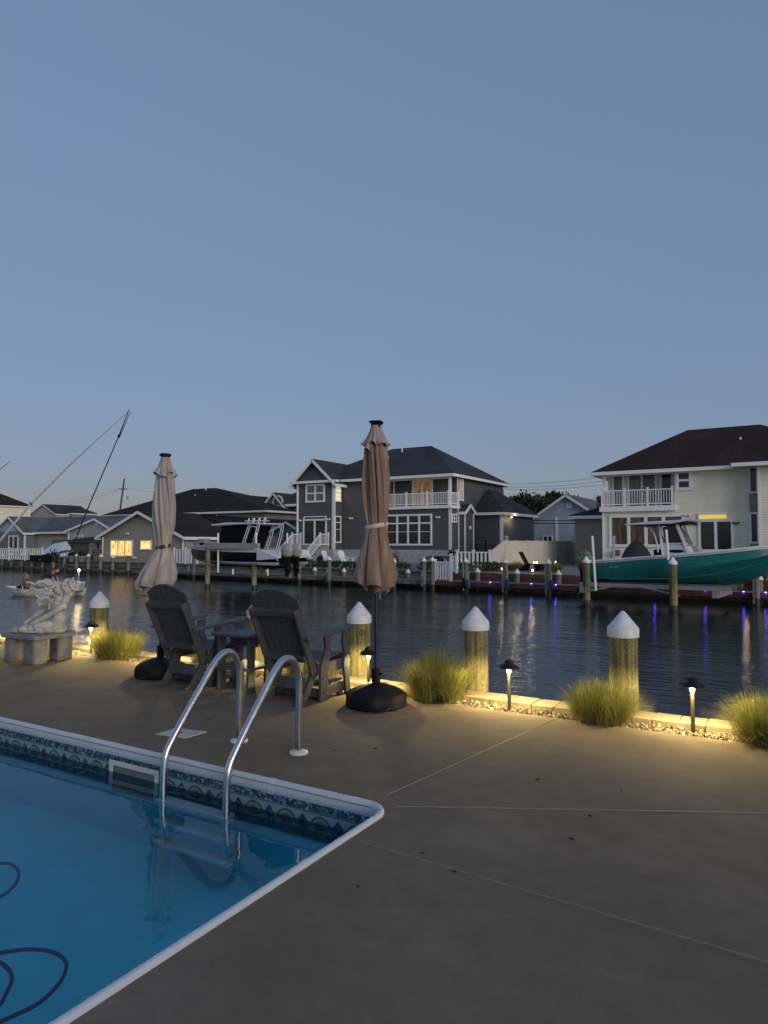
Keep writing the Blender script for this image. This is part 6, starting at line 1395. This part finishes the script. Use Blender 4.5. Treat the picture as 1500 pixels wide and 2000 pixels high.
# cycad in a pot and flower pots
def cycad():
    p = V(856,1104,38.5); r = thing('cycad','dark palm like plant in a pot by the corner of the grey house','plant',(p.x,p.y,-.01)); zt = V(856,1089,38.5).z
    MB().lathe([(.22,0),(.30,.1),(.34,.45),(.36,.5)],16).build('pot','planter',r,smooth=40); b = MB()
    for k in range(16):
        a = 6.283*k/16+.2; L = 1.0+.12*(k%3); pts = [Vector((L*t*math.cos(a),L*t*math.sin(a),.5+.75*t-.85*t*t)) for t in (0,.2,.4,.6,.8,1)]
        for i in range(5): b.bar(pts[i],pts[i+1],.17*(1-.12*i),.02)
    b.build('fronds','leaf',r)
cycad()
for px,py,v,lab in ((771,1095,37,'flower pot on the post right of the brown umbrella'),(884,1078,38,'slim potted plant beside the side gate')):
    p = V(px,py,v); r = thing('flower_pot',lab,'plant pot',(p.x,p.y,-.01)); h = max(.5,p.z-.25)
    MB().box(-.2,.2,-.2,.2,0,h).build('stand','planter',r,bevel=.02); rnd = random.Random(px); c = MB()
    for i in range(110):
        q = Vector((rnd.gauss(0,.17),rnd.gauss(0,.14),h+abs(rnd.gauss(.12,.14)))); m = Euler((rnd.random()*6,rnd.random()*6,0)).to_matrix(); c.add([q+m @ Vector(w)*.05 for w in ((-1,-1,0),(1,-1,0),(1,1,0),(-1,1,0))],[(0,1,2,3)])
    c.build('flowers','leafg' if px == 884 else 'flower',r,fix=False)
# left yard: covered boat, bench, bins, paddles
def covered_boat():
    v = 37.5; a,b_ = V(86,1000,v).x, V(131,1000,v).x; r = thing('covered_boat','boat wrapped in a white cover, bow pointing left, beside the shed','boat',((a+b_)/2,v,0)); L = (b_-a)
    zt = V(131,1057,v).z; z0 = V(86,1075,v).z
    MB().add([(a,v,z0),(b_,v-1.0,.35),(b_,v+1.0,.35),(b_,v,zt),(a+.4*L,v-.75,.4),(a+.4*L,v+.75,.4),(a+.45*L,v,zt*.72+z0*.28),(a+.25*L,v,.25),(b_,v,.2)],[(0,4,6),(6,4,1,3),(0,6,5),(6,3,2,5),(1,8,2,3),(0,7,4),(4,7,8,1),(0,5,7),(5,2,8,7)]).build('cover','gelwhite',r,world=True,smooth=30)
    for x in (a+.3*L,b_-.3): MB().box(x-.1,x+.1,v-.6,v+.6,-.02,.3).build('trailer_block','planter',r,world=True)
covered_boat()
def yard_bits():
    v = 34.8
    p = V(74,1096,v); r = thing('storage_bin','black storage bin with lid behind the left piles','bin',(p.x,v,-.02)); MB().box(-.6,.6,-.35,.35,0,.42).build('body','black',r,bevel=.02); MB().box(-.64,.64,-.39,.39,.425,.49).build('lid','black',r,bevel=.02)
    p = V(94,1096,v); r = thing('barbecue','dark covered barbecue behind the left piles','barbecue',(p.x,v,-.02)); MB().prism([(-.55,.0),(.55,0),(.5,.38),(.34,.56),(-.34,.56),(-.5,.38)],'y',-.35,.35).build('cover','black',r,bevel=.03); MB().box(-.12,.12,-.1,.1,.56,.68).build('chimney','darkcover',r)
    p = V(120,1096,v); r = thing('kayak_rack','blue kayak leaning on a rack beside the shed','kayak',(p.x,v,-.02))
    b = MB(); b.tube(crom([(-.5,0,.62),(-.1,0,.75),(.5,0,.84),(.95,0,.9)],5),[.02,.04,.07,.09,.10,.11,.11,.11,.11,.11,.10,.09,.08,.06,.04,.02],10); b.build('hull','bluetarp',r,smooth=True)
    b = MB(); b.bar((-.3,0,0),(-.3,0,.6),.08,.08); b.bar((.6,0,0),(.6,0,.75),.08,.08); b.build('rack','timber',r)
    p = V(188,1092,36.5); r = thing('garden_bench','reddish wooden bench in front of the shed','bench',(p.x,36.5,-.02)); w = .85
    for k in range(3): MB().box(-w,w,.22,.25,.5+.16*k,.6+.16*k).build('back_slat','redwood',r)
    MB().box(-w,w,-.22,.22,.42,.46).build('seat','redwood',r)
    for x in (-w+.05,w-.05): MB().box(x-.04,x+.04,-.22,.25,0,.419).build('leg','redwood',r); MB().box(x-.04,x+.04,.255,.30,.0,.95).build('back_post','redwood',r)
    for px,w,lab in ((160,.35,'pale planter tub nearest the beige house'),(141,.3,'pale bucket behind the left piles'),(106,.3,'dark crate behind the left piles')):
        p = V(px,1096,v); r = thing('planter_tub',lab,'tub',(p.x,v,-.02)); MB().lathe([(w*.7,0),(w,.4),(w*1.06,.42),(w*1.06,.48)],14).build('tub','concrete' if px != 106 else 'planter',r,smooth=40)
        rnd = random.Random(px); c = MB()
        for i in range(60):
            q = Vector((rnd.gauss(0,w*.5),rnd.gauss(0,w*.5),.5+abs(rnd.gauss(.05,.14)))); m = Euler((rnd.random()*6,rnd.random()*6,0)).to_matrix(); c.add([q+m @ Vector(x)*.07 for x in ((-1,-1,0),(1,-1,0),(1,1,0),(-1,1,0))],[(0,1,2,3)])
        c.build('plant','leaf',r,fix=False)
yard_bits()

# ------------------------------------------------------------------ skiff with two people and a lamp, outrigger poles
def person_mesh(root, joints, name='person'):
    b = MB()
    for pts, rs in joints['limbs']: b.tube(crom(pts,4),[rs[0]+(rs[-1]-rs[0])*i/(4*(len(pts)-1)) if len(rs)==2 else rs[min(len(rs)-1,i//4)]*(1-(i%4)/4)+rs[min(len(rs)-1,i//4+1)]*((i%4)/4) for i in range(4*(len(pts)-1)+1)],10)
    for c, r in joints['blobs']: b.ell(c, r, 14, 10)
    return b
def skiff():
    p = G(96,1163,WZ); r = thing('skiff','low white skiff on the canal, half hidden behind the stone statue','boat',(p.x,p.y,WZ),YAW)
    L = 1.75
    def sec(hw,zs): return [(hw,zs),(hw*.98,zs-.05),(hw*.8,.02),(hw*.35,-.12),(0,-.15)]
    st = [(-1.95,[(.02,.42,-.0),(.02,.37,.05),(.01,.2,.25),(.005,.08,.4),(0,.0,.5)]),(-1.4,sec(.36,.36)),(-.6,sec(.58,.29)),(.4,sec(.64,.27)),(1.35,sec(.62,.28))]
    b = hull(st,[0,0,0,0],None,r); b.build('hull','gelwhite',r,smooth=45)
    MB().add([(s[0],-s[1][0][0]*.95,.18) for s in st[1:]]+[(s[0],s[1][0][0]*.95,.18) for s in st[1:]],[(i,i+1,5+i-0,4+i) for i in range(3)]).build('floor','gelwhite',r,fix=False)
    MB().box(-1.2,-.75,-.45,.45,.25,.29).build('thwart','darkcover',r); MB().box(-.2,.3,-.5,.5,.23,.27).build('thwart','darkcover',r)
    MB().prism([(1.02,.2),(1.40,.2),(1.46,.58),(.98,.60)],'y',-.32,.32).build('console_box','offwhite',r,bevel=.03)
    MB().tube([(1.28,0,.5),(1.28,0,1.02)],.022,8).build('lamp_post','alu',r); MB().ell((1.28,0,1.10),(.05,.05,.05),14,10).build('lamp_globe','nav_lens',r,smooth=True)
    point_light('lamp_bulb',(1.28,-.16,1.10),9,(1,.72,.34),r,.05)
    MB().tube([(-.95,-.42,.27),(-.95,-.42,.46),(-.2,-.45,.44),(-.2,-.45,.27)],.015,6).build('grab_rail','steel',r)
    # rear person: bending forward over the side, dark shirt and cap
    o = Vector((.30,0,0))
    q = thing('person','person in a maroon shirt and dark cap bending forward in the skiff','person',r.matrix_basis @ Vector((-.15,0,.14)),YAW)
    J = {'limbs':[([(0,-.10,.0),(-.03,-.11,.22),(-.02,-.10,.45)],[.055,.085]),([(0,.10,.0),(-.03,.11,.22),(-.02,.10,.45)],[.055,.085]),([(-.05,0,.45),(.02,0,.62),(.18,0,.80),(.30,0,.87)],[.15,.145,.165,.09]),
                  ([(.26,-.17,.83),(.36,-.20,.66),(.44,-.14,.50)],[.055,.038]),([(.26,.17,.83),(.36,.20,.66),(.46,.12,.52)],[.055,.038]),([(.30,0,.87),(.40,0,.93)],[.06,.055])],
         'blobs':[((.46,0,.97),(.10,.082,.115)),((.55,0,.95),(.02,.018,.028)),((.44,-.083,.965),(.018,.012,.028)),((.44,.083,.965),(.018,.012,.028)),((.02,-.10,.03),(.12,.045,.04)),((.02,.10,.03),(.12,.045,.04)),((.46,-.13,.46),(.035,.03,.05)),((.48,.11,.48),(.035,.03,.05))]}
    sculpt('body',person_mesh(q,J),'skin',q,.014,0,.1,3)
    b = MB(); b.tube(crom([(-.10,0,.45),(.0,0,.63),(.17,0,.81),(.29,0,.88)],4),[.165,.168,.17,.172,.17,.17,.172,.178,.18,.175,.16,.135,.10],14)
    for s in (-1,1): b.tube(crom([(.24,s*.15,.83),(.31,s*.20,.74),(.36,s*.21,.66)],3),[.075,.075,.072,.07,.066,.06,.058],10)
    b.build('shirt','shirt',q,smooth=True)
    b = MB()
    for s in (-1,1): b.tube(crom([(-.03,s*.09,.50),(-.03,s*.11,.24),(0,s*.10,.05)],4),[.108,.105,.10,.095,.09,.085,.08,.076,.072],12)
    b.build('trousers','trousers',q,smooth=True)
    b = MB(); b.ell((.455,0,1.02),(.112,.094,.085),14,8); b.prism([(.50,-.07),(.64,-.05),(.64,.05),(.50,.07)],'z',1.0,1.018); b.build('cap','hair',q,smooth=40)
    q2 = thing('person','person in a faded red shirt sitting low in the bow of the skiff','person',r.matrix_basis @ Vector((-.98,0,.10)),YAW)
    J = {'limbs':[([(-.02,0,.22),(.0,0,.45),(.0,0,.68)],[.14,.15]),([(0,-.09,.24),(-.30,-.11,.30),(-.34,-.10,.02)],[.085,.05]),([(0,.09,.24),(-.30,.11,.30),(-.34,.10,.02)],[.085,.05]),
                  ([(0,-.19,.64),(-.08,-.24,.44),(-.26,-.16,.36)],[.05,.036]),([(0,.19,.64),(-.08,.24,.44),(-.26,.16,.36)],[.05,.036]),([(0,-.17,.64),(0,.17,.64)],[.07,.07]),([(0,0,.66),(0,0,.78)],[.06,.055])],
         'blobs':[((-.02,0,.88),(.095,.08,.118)),((-.115,0,.87),(.02,.018,.026)),((0,-.08,.88),(.018,.012,.028)),((0,.08,.88),(.018,.012,.028)),((-.38,-.10,.02),(.11,.045,.04)),((-.38,.10,.02),(.11,.045,.04)),((-.29,-.15,.36),(.04,.03,.035)),((-.29,.15,.36),(.04,.03,.035))]}
    sculpt('body',person_mesh(q2,J),'skin',q2,.014,0,.1,3)
    b = MB(); b.tube(crom([(-.02,0,.20),(0,0,.45),(0,0,.66),(0,0,.71)],4),[.155,.16,.162,.165,.168,.17,.172,.172,.17,.165,.15,.12,.08],14)
    for s in (-1,1): b.tube(crom([(0,s*.15,.65),(-.04,s*.22,.54),(-.09,s*.245,.45)],3),[.07,.07,.068,.064,.06,.056,.054],10)
    b.build('shirt','shirt2',q2,smooth=True)
    b = MB()
    for s in (-1,1): b.tube(crom([(0,s*.09,.23),(-.28,s*.11,.30),(-.335,s*.10,.06)],4),[.10,.10,.098,.095,.09,.085,.078,.07,.066],12)
    b.build('trousers','trousers',q2,smooth=True)
    b = MB(); b.ell((.005,0,.915),(.10,.088,.10),14,9); b.build('hair','hair',q2,smooth=True)
skiff()
def poles():
    v = 31.6
    a, m, c, d = V(-46,1100,v), V(61,983,v), V(140,904,v), V(251,803,v-.6)
    r = thing('outrigger_pole','long white outrigger pole slanting up from the left edge','pole',a,0,'outrigger poles above the left bank')
    MB().tube([Vector((0,0,-.5)),m-a],[.10,.085],10).build('lower_tube','palebluepole',r,smooth=True); MB().tube([m-a,c-a,d-a],[.085,.065,.02],8).build('upper_tube','palebluepole',r,smooth=True)
    MB().ell(m-a,(.12,.12,.12),10,8).build('collar','bluefender',r)
    a, m, d = V(122,1108,v), V(232,852,v-.2), V(252,800,v-.6)
    r = thing('outrigger_pole','thin dark outrigger pole standing at a steep slant behind the left piles','pole',a,0,'outrigger poles above the left bank')
    MB().tube([Vector((0,0,-.35)),(m-a)*.5,m-a],[.05,.042,.036],8).build('lower_tube','darkpole',r,smooth=True); MB().tube([m-a,d-a],[.045,.03],8).build('upper_tube','darkpole',r); MB().tube([m-a+Vector((.14,0,0)),d-a+Vector((.16,0,-.1))],[.03,.02],6).build('halyard','darkpole',r)
    MB().ell(m-a,(.10,.10,.12),10,8).build('collar','black',r)
    a, d = V(-60,965,v+2), V(20,901,v+2)
    r = thing('outrigger_pole','tip of a grey outrigger pole entering at the left edge','pole',a,0,'outrigger poles above the left bank')
    MB().tube([Vector((0,0,0))+(a-d)*1.8,d-a],[.08,.02],8).build('tube','darkpole',r,smooth=True)
poles()
